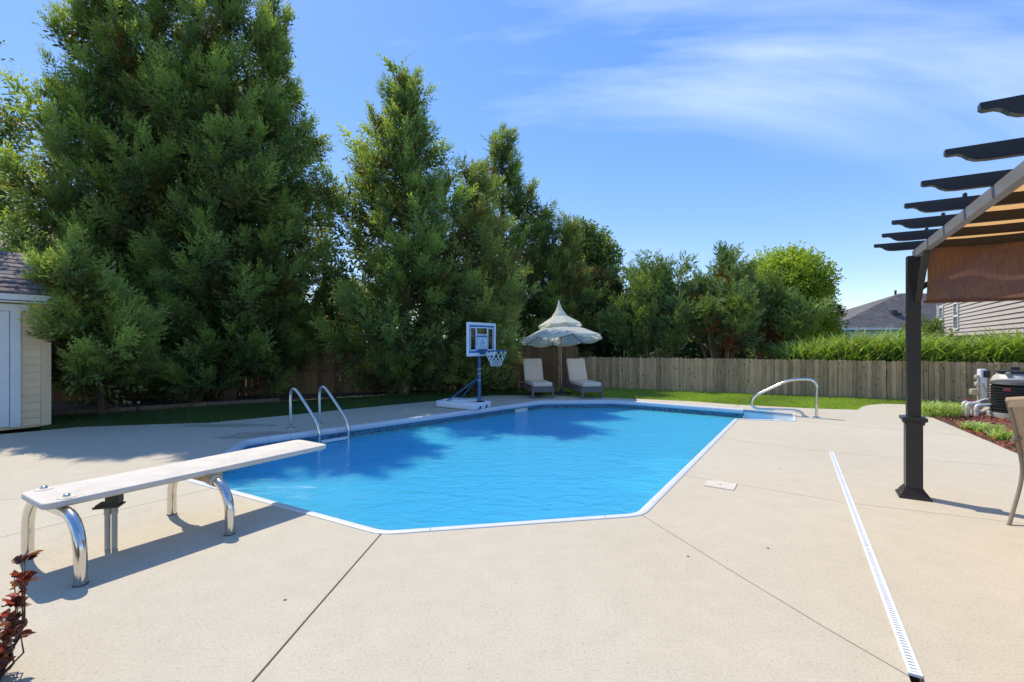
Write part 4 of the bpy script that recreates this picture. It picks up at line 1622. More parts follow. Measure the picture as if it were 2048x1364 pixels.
# small low roof seen over the fence behind the right lounger
sh = thing("shed", Q(1188, 712, 24) + UP * 0, "low pinkish shed roof peeping over the fence beside the parasol", "shed")
s0 = Q(1160, 716, 24)
mb = MB()
mb.prism([(s0.x, 24), (s0.x + 2.2, 24), (s0.x + 2.2, 26.5), (s0.x, 26.5)], -0.14, s0.z + 0.05)
mb.build("wall", M["dark_wood"], sh, smooth=False)
mb = MB()
mb.slab([Vector((s0.x - 0.1, 23.8, s0.z)), Vector((s0.x + 2.3, 23.8, s0.z)), Vector((s0.x + 2.3, 25.25, s0.z + 0.62)), Vector((s0.x - 0.1, 25.25, s0.z + 0.62))], (0, 0, 0.06))
mb.slab([Vector((s0.x - 0.1, 25.25, s0.z + 0.62)), Vector((s0.x + 2.3, 25.25, s0.z + 0.62)), Vector((s0.x + 2.3, 26.7, s0.z)), Vector((s0.x - 0.1, 26.7, s0.z))], (0, 0, 0.06))
o = mb.build("roof", M["tan_roof"], sh, smooth=False)
add_uv_plane(o, Vector((1, 0, 0)), UP * 1.8)

# ------------------------------------------------------------------ the cream shed at the left
SC = G(97, 853)
shed = thing("garden_shed", SC, "cream lap-sided garden shed with white door and brown shingle roof", "shed")
SD = -D2                                             # along its front, towards the left of the photo
SN = -D1                                             # its front faces the pool
ez = 2.20
mb = MB()
L_, W_ = 3.2, 2.6
mb.prism([SC + SD * 0.0, SC + SD * L_, SC + SD * L_ + D1 * W_, SC + D1 * W_], 0.02, ez)
mb.build("wall", M["shed_siding"], shed, smooth=False)


def kx(u):
    m = (u - CX) / F
    return (m * SC.y - SC.x) / (SD.x - m * SD.y)


k_tr0, k_tr1 = 0.0, kx(80.5)
k_d1, k_d0 = kx(39), kx(18.5)
mb = MB()
mb.box(SC + SD * ((k_tr0 + k_tr1) / 2 - 0.01) + SN * 0.028 + UP * (ez / 2), (k_tr1 - k_tr0 + 0.02, 0.05, ez - 0.08), SD, SN)
mb.build("corner_board", M["shed_siding"], shed, smooth=False)
nrow = 17
for i in range(nrow):
    z = 0.06 + i * 0.125
    for (ka, kb) in ((k_tr1 + 0.002, k_d1 - 0.002), (k_d0 + 1.25, L_)):
        mb = MB()
        a, b = SC + SD * ka, SC + SD * kb
        mb.add([a + SN * 0.026 + UP * z, b + SN * 0.026 + UP * z, b + SN * 0.006 + UP * (z + 0.13), a + SN * 0.006 + UP * (z + 0.13), a + SN * 0.003 + UP * z, b + SN * 0.003 + UP * z], [(0, 1, 2, 3), (0, 4, 5, 1), (0, 3, 4), (1, 5, 2)])
        mb.build("siding_board", M["shed_siding"], shed, smooth=False)
dt = 1.98
mb = MB()
mb.box(SC + SD * ((k_d0 + k_d1) / 2) + SN * 0.03 + UP * (dt / 2 + 0.06), (k_d0 - k_d1, 0.05, dt), SD, SN)
mb.box(SC + SD * (k_d0 + 1.15) + SN * 0.03 + UP * (dt / 2 + 0.06), (k_d0 - k_d1, 0.05, dt), SD, SN)
mb.box(SC + SD * (k_d0 + 0.5) + SN * 0.034 + UP * (dt + 0.06 - 0.05), (1.45, 0.056, 0.11), SD, SN)
mb.build("door_frame", M["white_paint"], shed, smooth=False)
mb = MB()
mb.box(SC + SD * (k_d0 + 0.535) + SN * 0.018 + UP * (dt / 2 + 0.01), (1.05, 0.04, dt - 0.13), SD, SN)
mb.build("door", M["white_paint"], shed, smooth=False)
# roof with stepped courses
ov = 0.22
rz0, rz1 = 2.22, 3.05
run = W_ / 2 + ov
for side in (0, 1):
    mb = MB()
    ncs = 10
    for i in range(ncs):
        t0, t1 = i / ncs, (i + 1) / ncs
        off0, off1 = -ov + run * t0, -ov + run * t1
        if side:
            off0, off1 = W_ - off0, W_ - off1
        za, zb = rz0 + (rz1 - rz0) * t0 + 0.022, rz0 + (rz1 - rz0) * t1 + 0.008
        a, b = SC - SD * 0.06, SC + SD * (L_ + 0.14)
        mb.slab([a + D1 * off0 + UP * za, b + D1 * off0 + UP * za, b + D1 * off1 + UP * zb, a + D1 * off1 + UP * zb], (0, 0, -0.035))
    o = mb.build("roof", M["shed_roof"], shed, smooth=False)
    add_uv_plane(o, SD, UP * 1.6)
mb = MB()
mb.box(SC + SD * (L_ / 2) + SN * (ov - 0.0) + UP * (rz0 - 0.068), (L_ + 0.16, 0.03, 0.095), SD, SN)
mb.box(SC + SD * (L_ / 2) + SN * (ov / 2) + UP * (rz0 - 0.14), (L_ + 0.26, ov - 0.03, 0.02), SD, SN)
mb.build("fascia", M["white_paint"], shed, smooth=False)
mb = MB()
for s_ in (0, L_):
    mb.slab([SC + SD * s_ + UP * ez, SC + SD * s_ + D1 * W_ + UP * ez, SC + SD * s_ + D1 * (W_ / 2) + UP * (rz1 - 0.05)], SD * (0.03 if s_ == 0 else -0.03))
mb.build("gable", M["shed_siding"], shed, smooth=False)

# ------------------------------------------------------------------ pergola
PF = G(1829, 996.5)
PC = PF + D2 * 0.06
perg = thing("pergola", PC, "dark aluminium pergola with scalloped rafters and brown shade cloth", "pergola")
LBM, WSP = 3.45, 3.2                                  # length along the beam (towards the camera) and span to the right


def post(pcn):
    mb = MB()
    mb.box(pcn + UP * 1.12, (0.098, 0.098, 2.24), D1, D2)
    p_ = mb.build("post", M["bronze"], perg, smooth=False)
    mb = MB()
    mb.box(pcn + UP * 0.37, (0.124, 0.124, 0.70), D1, D2)
    mb.build("post_sleeve", M["bronze"], p_, smooth=False)

    def ring4(prof, name):
        mb = MB()
        vs = []
        for (r, z) in prof:
            for sx, sy in ((-1, -1), (1, -1), (1, 1), (-1, 1)):
                vs.append(pcn + D1 * sx * r + D2 * sy * r + UP * z)
        m = len(prof)
        fs = [(i * 4 + k, i * 4 + (k + 1) % 4, (i + 1) * 4 + (k + 1) % 4, (i + 1) * 4 + k) for i in range(m - 1) for k in range(4)]
        fs += [(3, 2, 1, 0), tuple(range((m - 1) * 4, m * 4))]
        mb.add(vs, fs)
        mb.build(name, M["bronze"], p_, smooth=False)
    ring4([(0.068, 0.675), (0.074, 0.685), (0.074, 0.70), (0.092, 0.715), (0.092, 0.742), (0.055, 0.752)], "collar")
    ring4([(0.118, 0.0), (0.118, 0.018), (0.105, 0.026), (0.092, 0.05), (0.076, 0.075), (0.068, 0.09)], "base_cap")


for a_, b_ in ((0, 0), (LBM - 0.15, 0), (0, WSP), (LBM - 0.15, WSP)):
    post(PC - D2 * a_ - D1 * b_)
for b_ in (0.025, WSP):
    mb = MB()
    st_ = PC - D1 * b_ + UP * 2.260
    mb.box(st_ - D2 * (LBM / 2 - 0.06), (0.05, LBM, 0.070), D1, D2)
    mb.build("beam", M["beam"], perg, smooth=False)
RPROF = [(0, 0.0), (0, -0.022), (0.012, -0.031), (0.045, -0.031), (0.065, -0.040), (0.085, -0.058), (0.11, -0.070), (0.15, -0.074)]
for i in range(7):
    c0 = PC + D1 * 0.30 - D2 * (0.055 + 0.531 * i) + UP * 2.370
    tot = WSP + 0.30 * 2
    prof = [(a, z) for a, z in RPROF] + [(tot - a, z) for a, z in RPROF[::-1]]
    pts = [c0 - D1 * a + UP * z - D2 * 0.018 for a, z in prof]
    mb = MB()
    mb.slab(pts, D2 * 0.036)
    mb.build("rafter", M["bronze"], perg, smooth=False)
# cross beam at the far end, braces
mb = MB()
mb.box(PC - D1 * (WSP / 2) - D2 * 0.0 + UP * 2.253, (WSP - 0.1, 0.046, 0.080), D1, D2)
mb.build("cross_beam", M["bronze"], perg, smooth=False)
mb = MB()
mb.bar(PC - D1 * 0.055 + UP * 1.94, PC - D1 * 0.42 + UP * 2.22, 0.036, 0.045)
mb.build("brace", M["bronze"], perg, smooth=False)
mb = MB()
mb.bar(PC - D1 * 0.025 - D2 * 0.055 + UP * 1.82, PC - D1 * 0.025 - D2 * 0.42 + UP * 2.23, 0.045, 0.036)
mb.build("brace", M["bronze"], perg, smooth=False)
for (a_, b_) in ((0.55, 0), (1.1, 0), (1.65, 0)):
    mb = MB()
    mb.lathe(PC - D2 * (a_ + 0.015) + D1 * 0.0 + UP * 2.370, [(0.012, 0), (0.012, 0.018), (0.006, 0.024)], 8)
    mb.build("rafter_bolt", M["bronze"], perg)
# shade cloth: roof sheet hung below the rafters and the drop at the far end
mb = MB()
na, nb = 40, 12
vs = []
for i in range(na + 1):
    a_ = 0.06 + (LBM - 0.2) * i / na
    for j in range(nb + 1):
        b_ = 0.07 + (WSP - 0.14) * j / nb
        z = 2.377 - 0.050 * abs(math.sin(math.pi * (a_ - 0.055) / 0.531)) ** 0.8 * (0.8 + 0.2 * math.sin(j * 1.3))
        vs.append(PC - D2 * a_ - D1 * b_ + UP * z)
mb.add(vs, [(i * (nb + 1) + j, i * (nb + 1) + j + 1, (i + 1) * (nb + 1) + j + 1, (i + 1) * (nb + 1) + j) for i in range(na) for j in range(nb)])
mb.build("shade_cloth", M["canopy"], perg, angle=80)
mb = MB()
vs = []
na, nb = 12, 40
for i in range(na + 1):
    t = i / na
    for j in range(nb + 1):
        b_ = 0.085 + (WSP - 0.17) * j / nb
        z = 2.315 - 0.505 * t
        bow = 0.05 * math.sin(math.pi * t) + 0.012 * math.sin(j * 0.9 + t * 2)
        vs.append(PC - D2 * (0.05 + bow - 0.02 * t) - D1 * b_ + UP * z)
mb.add(vs, [(i * (nb + 1) + j, i * (nb + 1) + j + 1, (i + 1) * (nb + 1) + j + 1, (i + 1) * (nb + 1) + j) for i in range(na) for j in range(nb)])
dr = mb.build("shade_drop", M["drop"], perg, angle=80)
mb = MB()
mb.tube([PC - D2 * 0.04 - D1 * 0.07 + UP * 1.808, PC - D2 * 0.04 - D1 * (WSP - 0.08) + UP * 1.808], 0.014, 8)
mb.build("hem", M["drop"], dr)

# ------------------------------------------------------------------ diving board and the box under it
LB_ = [G(161, 1169), G(55.7, 1107), G(459, 1068.5), G(343.8, 1028)]
rear_m, front_m = (LB_[0] + LB_[1]) / 2, (LB_[2] + LB_[3]) / 2
bd = thing("diving_board", (rear_m + front_m) / 2, "white diving board on four bent steel legs at the near pool edge", "diving board")
BT, BB = 0.473, 0.430
nr, nl, tipr, tipl = G(87.5, 1023.6, BB), G(35, 998, BB), G(657, 897.5, BB), G(597.5, 886.5, BB)
bax = ((tipr + tipl) / 2 - (nr + nl) / 2)
blen = bax.length
bax.normalize()
bay = Vector((-bax.y, bax.x, 0))
bmid = (nr + nl) / 2
bw = 0.457
outline = round_poly([bmid - bay * bw / 2, bmid + bax * blen - bay * bw / 2, bmid + bax * blen + bay * bw / 2, bmid + bay * bw / 2], 0.06, 5)
mb = MB()
n_ = len(outline)
cc = bmid + bax * blen / 2
rows = []
for (ins, z) in ((0.010, 0.0), (0.0, 0.010), (0.0, 0.033), (0.004, 0.040), (0.014, 0.043)):
    rows.append([Vector((p.x, p.y, BB + z)) - ((p - cc) - bax * (p - cc).dot(bax)).normalized() * ins - bax * (1 if (p - cc).dot(bax) > 0 else -1) * (ins if abs((p - cc).dot(bax)) > blen / 2 - 0.07 else 0) for p in outline])
vs = [p for r in rows for p in r]
fs = [(i * n_ + k, i * n_ + (k + 1) % n_, (i + 1) * n_ + (k + 1) % n_, (i + 1) * n_ + k) for i in range(4) for k in range(n_)]
fs += [tuple(range(n_ - 1, -1, -1)), tuple(range(4 * n_, 5 * n_))]
mb.add(vs, fs)
mb.build("board", M["board"], bd, angle=30)
for ku, kv in ((87.5, 977), (133, 993)):
    p = G(ku, kv, BT + 0.005)
    mb = MB()
    mb.lathe(p - UP * 0.006, [(0.052, 0.0), (0.046, 0.006), (0.02, 0.008)], 18)
    wsh = mb.build("washer", M["cream"], bd)
    mb = MB()
    mb.lathe(p, [(0.020, 0.0), (0.020, 0.008), (0.016, 0.016), (0.006, 0.020)], 14)
    mb.build("bolt", M["steel"], wsh)


def leg(base, toward, zt=0.396, inr=0.20):
    d = Vector((toward.x, toward.y, 0)).normalized()
    path = [base + UP * -0.02, base + UP * 0.10, base + UP * 0.17]
    for k in range(1, 9):
        a = math.pi / 2 * k / 8
        path.append(base + d * (inr * (1 - math.cos(a))) + UP * (0.17 + (zt - 0.17) * math.sin(a)))
    path.append(base + d * (inr + 0.09) + UP * zt)
    mb = MB()
    mb.tube(path, 0.0335, 18)
    o = mb.build("leg", M["steel"], bd, angle=60)
    mb = MB()
    mb.lathe(base, [(0.040, -0.005), (0.039, 0.003), (0.034, 0.004)], 18)
    mb.build("foot_ring", M["plug"], o)


for i, (p, m_) in enumerate(((LB_[0], rear_m), (LB_[1], rear_m), (LB_[2], front_m), (LB_[3], front_m))):
    leg(p, m_ - p, 0.394 if i < 2 else 0.375, 0.20)
for m_, a_, z_, mat_ in ((rear_m, LB_[0], 0.394, "steel"),):
    d = (a_ - m_).normalized()
    mb = MB()
    mb.tube([m_ - d * 0.14 + UP * z_, m_ + d * 0.14 + UP * z_], 0.0335, 16)
    mb.build("crossbar", M["steel"], bd)
d = (LB_[2] - front_m).normalized()
mb = MB()
mb.box(front_m + UP * 0.399, (0.46, 0.11, 0.058), d, Vector((-d.y, d.x, 0)))
mb.build("fulcrum_bar", M["rusty"], bd, smooth=False)
for s_ in (-1, 1):
    mb = MB()
    mb.tube([front_m + d * s_ * 0.175 + UP * 0.377, front_m + d * s_ * 0.255 + UP * 0.373], 0.044, 16)
    mb.build("sleeve", M["cream"], bd)
mb = MB()
mb.box(G(129, 1022, 0.40), (0.05, 0.04, 0.03), bax, bay)
mb.lathe(G(133, 1027, 0.385), [(0.008, -0.03), (0.016, -0.02), (0.016, 0.0), (0.008, 0.01)], 8)
mb.build("clamp_nut", M["rusty"], bd)

jb = G(222, 1098)
jx = thing("junction_box", jb, "dark electrical junction box on twin grey conduits under the diving board", "junction box")
cdir = Vector((0.95, 0.3, 0)).normalized()
for s_ in (-1, 1):
    mb = MB()
    p = jb + cdir * s_ * 0.0205
    mb.tube([p + UP * -0.02, p + UP * 0.285], 0.017, 12)
    c_ = mb.build("conduit", M["pvc_grey"], jx)
    mb = MB()
    mb.tube([p + UP * 0.245, p + UP * 0.298], 0.0205, 12)
    mb.build("coupling", M["pvc_grey"], c_)
mb = MB()
mb.box(jb + UP * 0.305 - cdir * 0.01, (0.150, 0.11, 0.012), cdir, Vector((-cdir.y, cdir.x, 0)))
mb.box(jb + UP * 0.318 - cdir * 0.01, (0.125, 0.09, 0.012), cdir, Vector((-cdir.y, cdir.x, 0)))
mb.build("flange", M["darkbox"], jx, smooth=False)
mb = MB()
mb.box(jb + UP * 0.358 + cdir * 0.02, (0.080, 0.075, 0.07), cdir, Vector((-cdir.y, cdir.x, 0)))
mb.build("box", M["darkbox"], jx, smooth=False)

# ------------------------------------------------------------------ ladder and handrail
RD = -D1
la, lb = G(581, 857), G(639, 849.5)
ld = thing("pool_ladder", (la + lb) / 2, "stainless steel pool ladder on the shaded side of the pool", "ladder")
rail_pts = []
for p in (la, lb):
    path = bez([p + UP * -0.02, p + UP * 0.66, p + RD * 0.14 + UP * 0.665, p + RD * 0.73 + UP * 0.12, p + RD * 0.73 + UP * -1.0], 6, 0.17)
    mb = MB()
    mb.tube(path, 0.0245, 14)
    mb.build("rail", M["steel"], ld, angle=60)
    mb = MB()
    mb.lathe(p, [(0.065, 0.0), (0.058, 0.012), (0.03, 0.022)], 18)
    mb.build("escutcheon", M["steel"], ld)
for z in (-0.145, -0.42, -0.70):
    mb = MB()
    a, b = la + RD * 0.73 + UP * z, lb + RD * 0.73 + UP * z
    ax = (b - a).normalized()
    mb.box((a + b) / 2, ((b - a).length - 0.05, 0.085, 0.03), ax, Vector((-ax.y, ax.x, 0)))
    mb.build("tread", M["white_plastic"], ld, smooth=False)

h0 = G(1633, 835)
hrl = thing("handrail", h0, "bent stainless handrail on the concrete beside the white pool steps", "handrail")
pl = [(1633, 836), (1634, 758), (1579, 758.8), (1503.5, 794), (1503.5, 817.5), (1600, 820.5), (1610, 836)]
path = [W(u, v, h0, D1) for u, v in pl]
path[0].z = -0.01
path[-1].z = -0.01
pth = bez(path, 6, 0.17)
mb = MB()
mb.tube(pth, 0.0245, 14)
mb.build("rail", M["steel"], hrl, angle=60)
for p in (path[0], path[-1]):
    mb = MB()
    mb.lathe(Vector((p.x, p.y, 0.0)), [(0.065, 0.0), (0.058, 0.012), (0.03, 0.022)], 18)
    mb.build("escutcheon", M["steel"], hrl)

# ------------------------------------------------------------------ basketball hoop
PB = Vector((-0.70, 10.32, 0))
bk = thing("basketball_hoop", PB, "portable blue and white poolside basketball hoop on water-filled base", "basketball hoop")
mb = MB()
bc = PB + D1 * 0.42
# bevelled tank
Mx = Matrix((( -D1.x, D2.x, 0, 0), (-D1.y, D2.y, 0, 0), (0, 0, 1, 0), (0, 0, 0, 1)))
mb.rbox(bc + UP * 0.08, (1.06, 0.64, 0.15), 0.045, 3, Mx)
mb.rbox(bc + UP * 0.165 + D1 * 0.1, (0.62, 0.40, 0.03), 0.012, 2, Mx)
mb.build("base", M["white_plastic"], bk)
mb = MB()
mb.tube([PB + UP * 0.12, PB + UP * 0.72], 0.036, 14)
mb.tube([PB + UP * 0.72, PB + UP * 1.60], 0.032, 14)
pole = mb.build("pole", M["blue_metal"], bk)
for z in (0.60, 0.74, 0.84):
    mb = MB()
    mb.tube([PB + UP * z, PB + UP * (z + 0.025)], 0.0385, 14)
    mb.build("band", M["pvc_grey"], pole)
for tgt in (bc + D1 * 0.30 - D2 * 0.28 + UP * 0.11, bc + D1 * 0.30 + D2 * 0.28 + UP * 0.13):
    mb = MB()
    mb.tube([PB + UP * 0.66 + D1 * 0.03, tgt], 0.014, 8)
    mb.build("brace", M["blue_metal"], bk)
for s_ in (-1, 1):
    mb = MB()
    p = PB + RD * 0.06 + D2 * s_ * 0.12 + UP * 0.055
    mb.tube([p - D2 * 0.03, p + D2 * 0.03], 0.055, 16)
    mb.build("wheel", M["black"], bk)
mb = MB()
mb.box(PB + RD * 0.035 + UP * 0.12, (0.10, 0.20, 0.10), D1, D2)
mb.build("pole_socket", M["black"], bk, smooth=False)
# backboard
HB_ = Vector((-0.64, 10.17, 0))
bz0, bz1_ = 1.135, 1.835
bwid = 1.04


def bp(s, z, out=0.0):
    return HB_ + D2 * s + UP * z + RD * out


bbd_mb = MB()
hw = bwid / 2
for (s, w_) in ((-hw + 0.03, 0.06), (hw - 0.03, 0.06)):
    bbd_mb.rbox(bp(s, (bz0 + bz1_) / 2), (0.05, w_, bz1_ - bz0), 0.018, 2, Mx)
for (z, w_) in ((bz0 + 0.035, 0.07), (bz1_ - 0.03, 0.06)):
    bbd_mb.rbox(bp(0, z), (0.049, bwid - 0.02, w_), 0.018, 2, Mx)
backb = bbd_mb.build("backboard", M["white_plastic"], bk)
mb = MB()
mb.box(bp(0, (bz0 + bz1_) / 2), (0.008, bwid - 0.10, bz1_ - bz0 - 0.10), RD, D2)
mb.build("clear_panel", M["acrylic"], backb, smooth=False)
mb = MB()


def strip(mb, s0, s1, z0, z1, o0=0.0045, t=0.004):
    mb.box(bp((s0 + s1) / 2, (z0 + z1) / 2, o0 + t / 2), (t, s1 - s0, z1 - z0), RD, D2)


i0, i1, j0, j1 = -hw + 0.06, hw - 0.06, bz0 + 0.07, bz1_ - 0.06
strip(mb, i0, i1, j1 - 0.055, j1)
strip(mb, i0, i1, j0, j0 + 0.06)
strip(mb, i0, i0 + 0.05, j0 + 0.06, j1 - 0.055)
strip(mb, i1 - 0.05, i1, j0 + 0.06, j1 - 0.055)
strip(mb, -0.245, -0.195, j0 + 0.06, j1 - 0.055)
strip(mb, 0.195, 0.245, j0 + 0.06, j1 - 0.055)
strip(mb, -0.195, 0.195, j1 - 0.235, j1 - 0.205)
mb.build("blue_bands", M["blue_print"], backb, smooth=False)


def rect_outline(mb, s0, s1, z0, z1, w=0.02):
    strip(mb, s0, s1, z1 - w, z1, 0.009)
    strip(mb, s0, s1, z0, z0 + w, 0.009)
    strip(mb, s0, s0 + w, z0 + w, z1 - w, 0.009)
    strip(mb, s1 - w, s1, z0 + w, z1 - w, 0.009)


mb = MB()
rect_outline(mb, i0 + 0.035, -0.21, j0 + 0.045, j1 - 0.04)
rect_outline(mb, 0.21, i1 - 0.035, j0 + 0.045, j1 - 0.04)
rect_outline(mb, -0.205, 0.205, j1 - 0.205, j1 - 0.035)
mb.build("white_outlines", M["white_plastic"], backb, smooth=False)
mb = MB()
strip(mb, -0.19, 0.19, j0 + 0.065, j1 - 0.245, 0.009)
mb.build("target_panel", pmat("pale_print", (0.58, 0.68, 0.80), 0.5), backb, smooth=False)
mb = MB()
tcz = (j0 + 0.065 + j1 - 0.245) / 2
for kind in range(4):
    pts = []
    for q in range(9):
        a = -1 + 2 * q / 8
        if kind == 0:
            pts.append(bp(0.02 * math.sin(a), tcz + 0.14 * a, 0.014))
        elif kind == 1:
            pts.append(bp(-0.15 + 0.10 * (1 - a * a), tcz + 0.13 * a, 0.014))
        elif kind == 2:
            pts.append(bp(0.15 - 0.10 * (1 - a * a), tcz + 0.13 * a, 0.014))
        else:
            pts.append(bp(0.16 * a, tcz + 0.02 * a * a, 0.014))
    mb.tube(pts, 0.004, 5)
mb.build("ball_lines", M["blue_print"], backb)
# rim and net
RC = HB_ + RD * 0.36 + UP * 1.245
RR = 0.225
mb = MB()
mb.tube([RC + Vector((RR * math.cos(a), RR * math.sin(a), 0)) for a in np.linspace(0, 2 * math.pi, 33)], 0.010, 8, cap=False)
mb.box(bp(0, 1.225, 0.045), (0.06, 0.22, 0.11), RD, D2)
mb.bar(bp(-0.08, 1.20, 0.06), RC - RD * 0.10 + D2 * -0.17, 0.014, 0.014)
mb.bar(bp(0.08, 1.20, 0.06), RC - RD * 0.10 + D2 * 0.17, 0.014, 0.014)
mb.bar(bp(-0.09, 1.245, 0.05), RC - RD * 0.19 + D2 * -0.10, 0.02, 0.016)
mb.bar(bp(0.09, 1.245, 0.05), RC - RD * 0.19 + D2 * 0.10, 0.02, 0.016)
mb.build("rim", M["blue_metal"], bk)
mb = MB()
nst = 12


def netp(k, lv):
    r = [0.222, 0.185, 0.15, 0.128, 0.112, 0.105][lv]
    z = [0.0, -0.11, -0.175, -0.22, -0.265, -0.31][lv]
    a = 2 * math.pi * k / nst
    return RC + Vector((r * math.cos(a), r * math.sin(a), z - 0.005))


for k in range(nst):
    mb.tube([netp(k, 0), netp(k + 0.5, 1), netp(k + 1, 2), netp(k + 1.5, 3), netp(k + 2, 4), netp(k + 2.5, 5)], 0.0052, 4)
    mb.tube([netp(k, 0), netp(k - 0.5, 1), netp(k - 1, 2), netp(k - 1.5, 3), netp(k - 2, 4), netp(k - 2.5, 5)], 0.0052, 4)
nt = mb.build("net", M["cord"], bk)

# ------------------------------------------------------------------ parasol
UB = G(1122, 789)
um = thing("parasol", UB, "three-tiered pagoda parasol in cream printed canvas between the loungers", "parasol")
mb = MB()
mb.lathe(UB, [(0.30, 0.0), (0.30, 0.03), (0.24, 0.055), (0.06, 0.075), (0.045, 0.16)], 20)
mb.build("base", M["black"], um)
tilt = Matrix.Rotation(rad(-3.0), 3, Vector((0, 1, 0))) @ Matrix.Rotation(rad(-7.5), 3, Vector((1, 0, 0)))
utop = UB + UP * 1.62


def ut(x, y, z):
    return utop + tilt @ Vector((x, y, z - 1.62))


mb = MB()
mb.tube([UB + Vector((0.01, 0, 0.05)), utop, ut(0, 0, 2.42)], 0.019, 10)
mb.build("pole", M["bark_red"], um)
mb = MB()
mb.tube([UB + Vector((-0.05, -0.03, 0.08)), ut(-0.05, -0.03, 1.72)], 0.010, 8)
mb.build("crank_rod", M["bark_red"], um)
NR = 8


def tier(r0, z0, r1, z1, sag, val, name, a0=0.0, sub=4, rows_=6, pw=1.0):
    """one canvas tier: from inner radius r0 at z0 out to rib tips r1 at z1, cloth dipping between ribs, with a hanging scallop"""
    mb = MB()
    cols = NR * sub
    vs = []
    for i in range(rows_ + 1):
        t = i / rows_
        for c in range(cols):
            f = (c % sub) / sub
            mid = math.sin(math.pi * f)
            a = a0 + 2 * math.pi * c / cols
            chord = math.cos(math.pi / NR) / math.cos((f - 0.5) * 2 * math.pi / NR)
            r = r0 + (r1 - r0) * t
            r *= (1 - t) + t * (chord if True else 1)
            z = z0 + (z1 - z0) * (t ** pw) - sag * mid * t
            vs.append(ut(r * math.cos(a), r * math.sin(a), z))
    if val:
        for c in range(cols):
            f = (c % sub) / sub
            mid = math.sin(math.pi * f)
            a = a0 + 2 * math.pi * c / cols
            chord = math.cos(math.pi / NR) / math.cos((f - 0.5) * 2 * math.pi / NR)
            r = r1 * chord * 0.985
            vs.append(ut(r * math.cos(a), r * math.sin(a), z1 - sag * mid - val * (0.15 + 0.85 * mid)))
        rows_ += 1
    fs = [(i * cols + c, i * cols + (c + 1) % cols, (i + 1) * cols + (c + 1) % cols, (i + 1) * cols + c) for i in range(rows_) for c in range(cols)]
    mb.add(vs, fs)
    return mb.build(name, M["umbrella"], um, angle=25)


A0 = rad(8)
tier(0.30, 1.90, 1.16, 1.49, 0.0, 0.085, "lower_canopy", A0)
tier(0.10, 2.19, 0.62, 1.87, 0.02, 0.05, "middle_canopy", A0)
mb = MB()
prof = [(0.215, 2.13), (0.20, 2.16), (0.135, 2.24), (0.08, 2.34), (0.035, 2.46), (0.008, 2.58)]
vs = []
for (r, z) in prof:
    for c in range(16):
        a = 2 * math.pi * c / 16
        vs.append(ut(r * math.cos(a), r * math.sin(a), z - (0.02 * (c % 2) if r > 0.21 else 0)))
mb.add(vs, [(i * 16 + c, i * 16 + (c + 1) % 16, (i + 1) * 16 + (c + 1) % 16, (i + 1) * 16 + c) for i in range(len(prof) - 1) for c in range(16)])
mb.build("top_canopy", M["umbrella"], um, angle=60)
for k in range(NR):
    a = A0 + 2 * math.pi * k / NR
    mb = MB()
    mb.tube([ut(0.04 * math.cos(a), 0.04 * math.sin(a), 1.93), ut(1.14 * math.cos(a), 1.14 * math.sin(a), 1.485)], 0.008, 6)
    rb_ = mb.build("rib", M["dark_wood"], um)
    mb = MB()
    mb.tube([ut(0.03 * math.cos(a), 0.03 * math.sin(a), 1.55), ut(0.58 * math.cos(a), 0.58 * math.sin(a), 1.67)], 0.006, 6)
    mb.build("strut", M["dark_wood"], rb_)
mb = MB()
mb.lathe(utop, [(0.035, -0.10), (0.035, -0.04)], 12)
mb.build("hub", M["bark_red"], um)

# ------------------------------------------------------------------ loungers
def lounger():
    r = local_thing("sun_lounger", "beige-cushioned sun lounger left of the parasol pole", "sun lounger", "sun loungers beside the parasol")
    # local: x across, y from foot (0) to head (+)
    wd, ln = 0.58, 1.75
    mb = MB()
    for x in (-wd / 2 + 0.02, wd / 2 - 0.02):
        mb.box((x, ln / 2, 0.225), (0.04, ln - 0.062, 0.12))
    mb.box((0, 0.015, 0.225), (wd, 0.03, 0.125))
    mb.box((0, ln - 0.015, 0.225), (wd, 0.03, 0.12))
    for k in range(9):
        mb.box((0, 0.15 + k * 0.18, 0.275), (wd - 0.085, 0.07, 0.012))
    mb.build("frame", M["wicker"], r, smooth=False, local=True)
    for x in (-wd / 2 + 0.03, wd / 2 - 0.03):
        for y in (0.033, ln - 0.033):
            mb = MB()
            mb.box((x, y, 0.083), (0.058, 0.058, 0.166))
            mb.build("leg", M["wicker"], r, smooth=False, local=True)
    mb = MB()
    mb.rbox((0, 0.52, 0.345), (0.52, 1.02, 0.115), 0.04, 3)
    mb.build("seat_cushion", M["cushion"], r, local=True)
    ang = rad(66)
    Mb = Matrix.Rotation(ang, 4, "X")
    mb = MB()
    mb.rbox(Vector((0, 1.03, 0.38)) + Mb @ Vector((0, 0.30, 0)), (0.53, 0.66, 0.10), 0.038, 3, Mb)
    mb.build("back_cushion", M["cushion"], r, local=True)
    for x in (-0.25, 0.25):
        mb = MB()
        mb.bar(Vector((x, 1.06, 0.28)), Vector((x, 1.06, 0.28)) + Mb @ Vector((0, 0.60, 0)), 0.035, 0.03)
        mb.bar(Vector((x, 1.22, 0.62)), Vector((x, 1.55, 0.26)), 0.025, 0.02)
        mb.build("back_frame", M["wicker"], r, smooth=False, local=True)
    return r


def copy_thing(o, label):
    c = o.copy()
    COL.objects.link(c)
    c["label"] = label
    for ch in o.children:
        d = ch.copy()
        COL.objects.link(d)
        d.parent = c
    return c


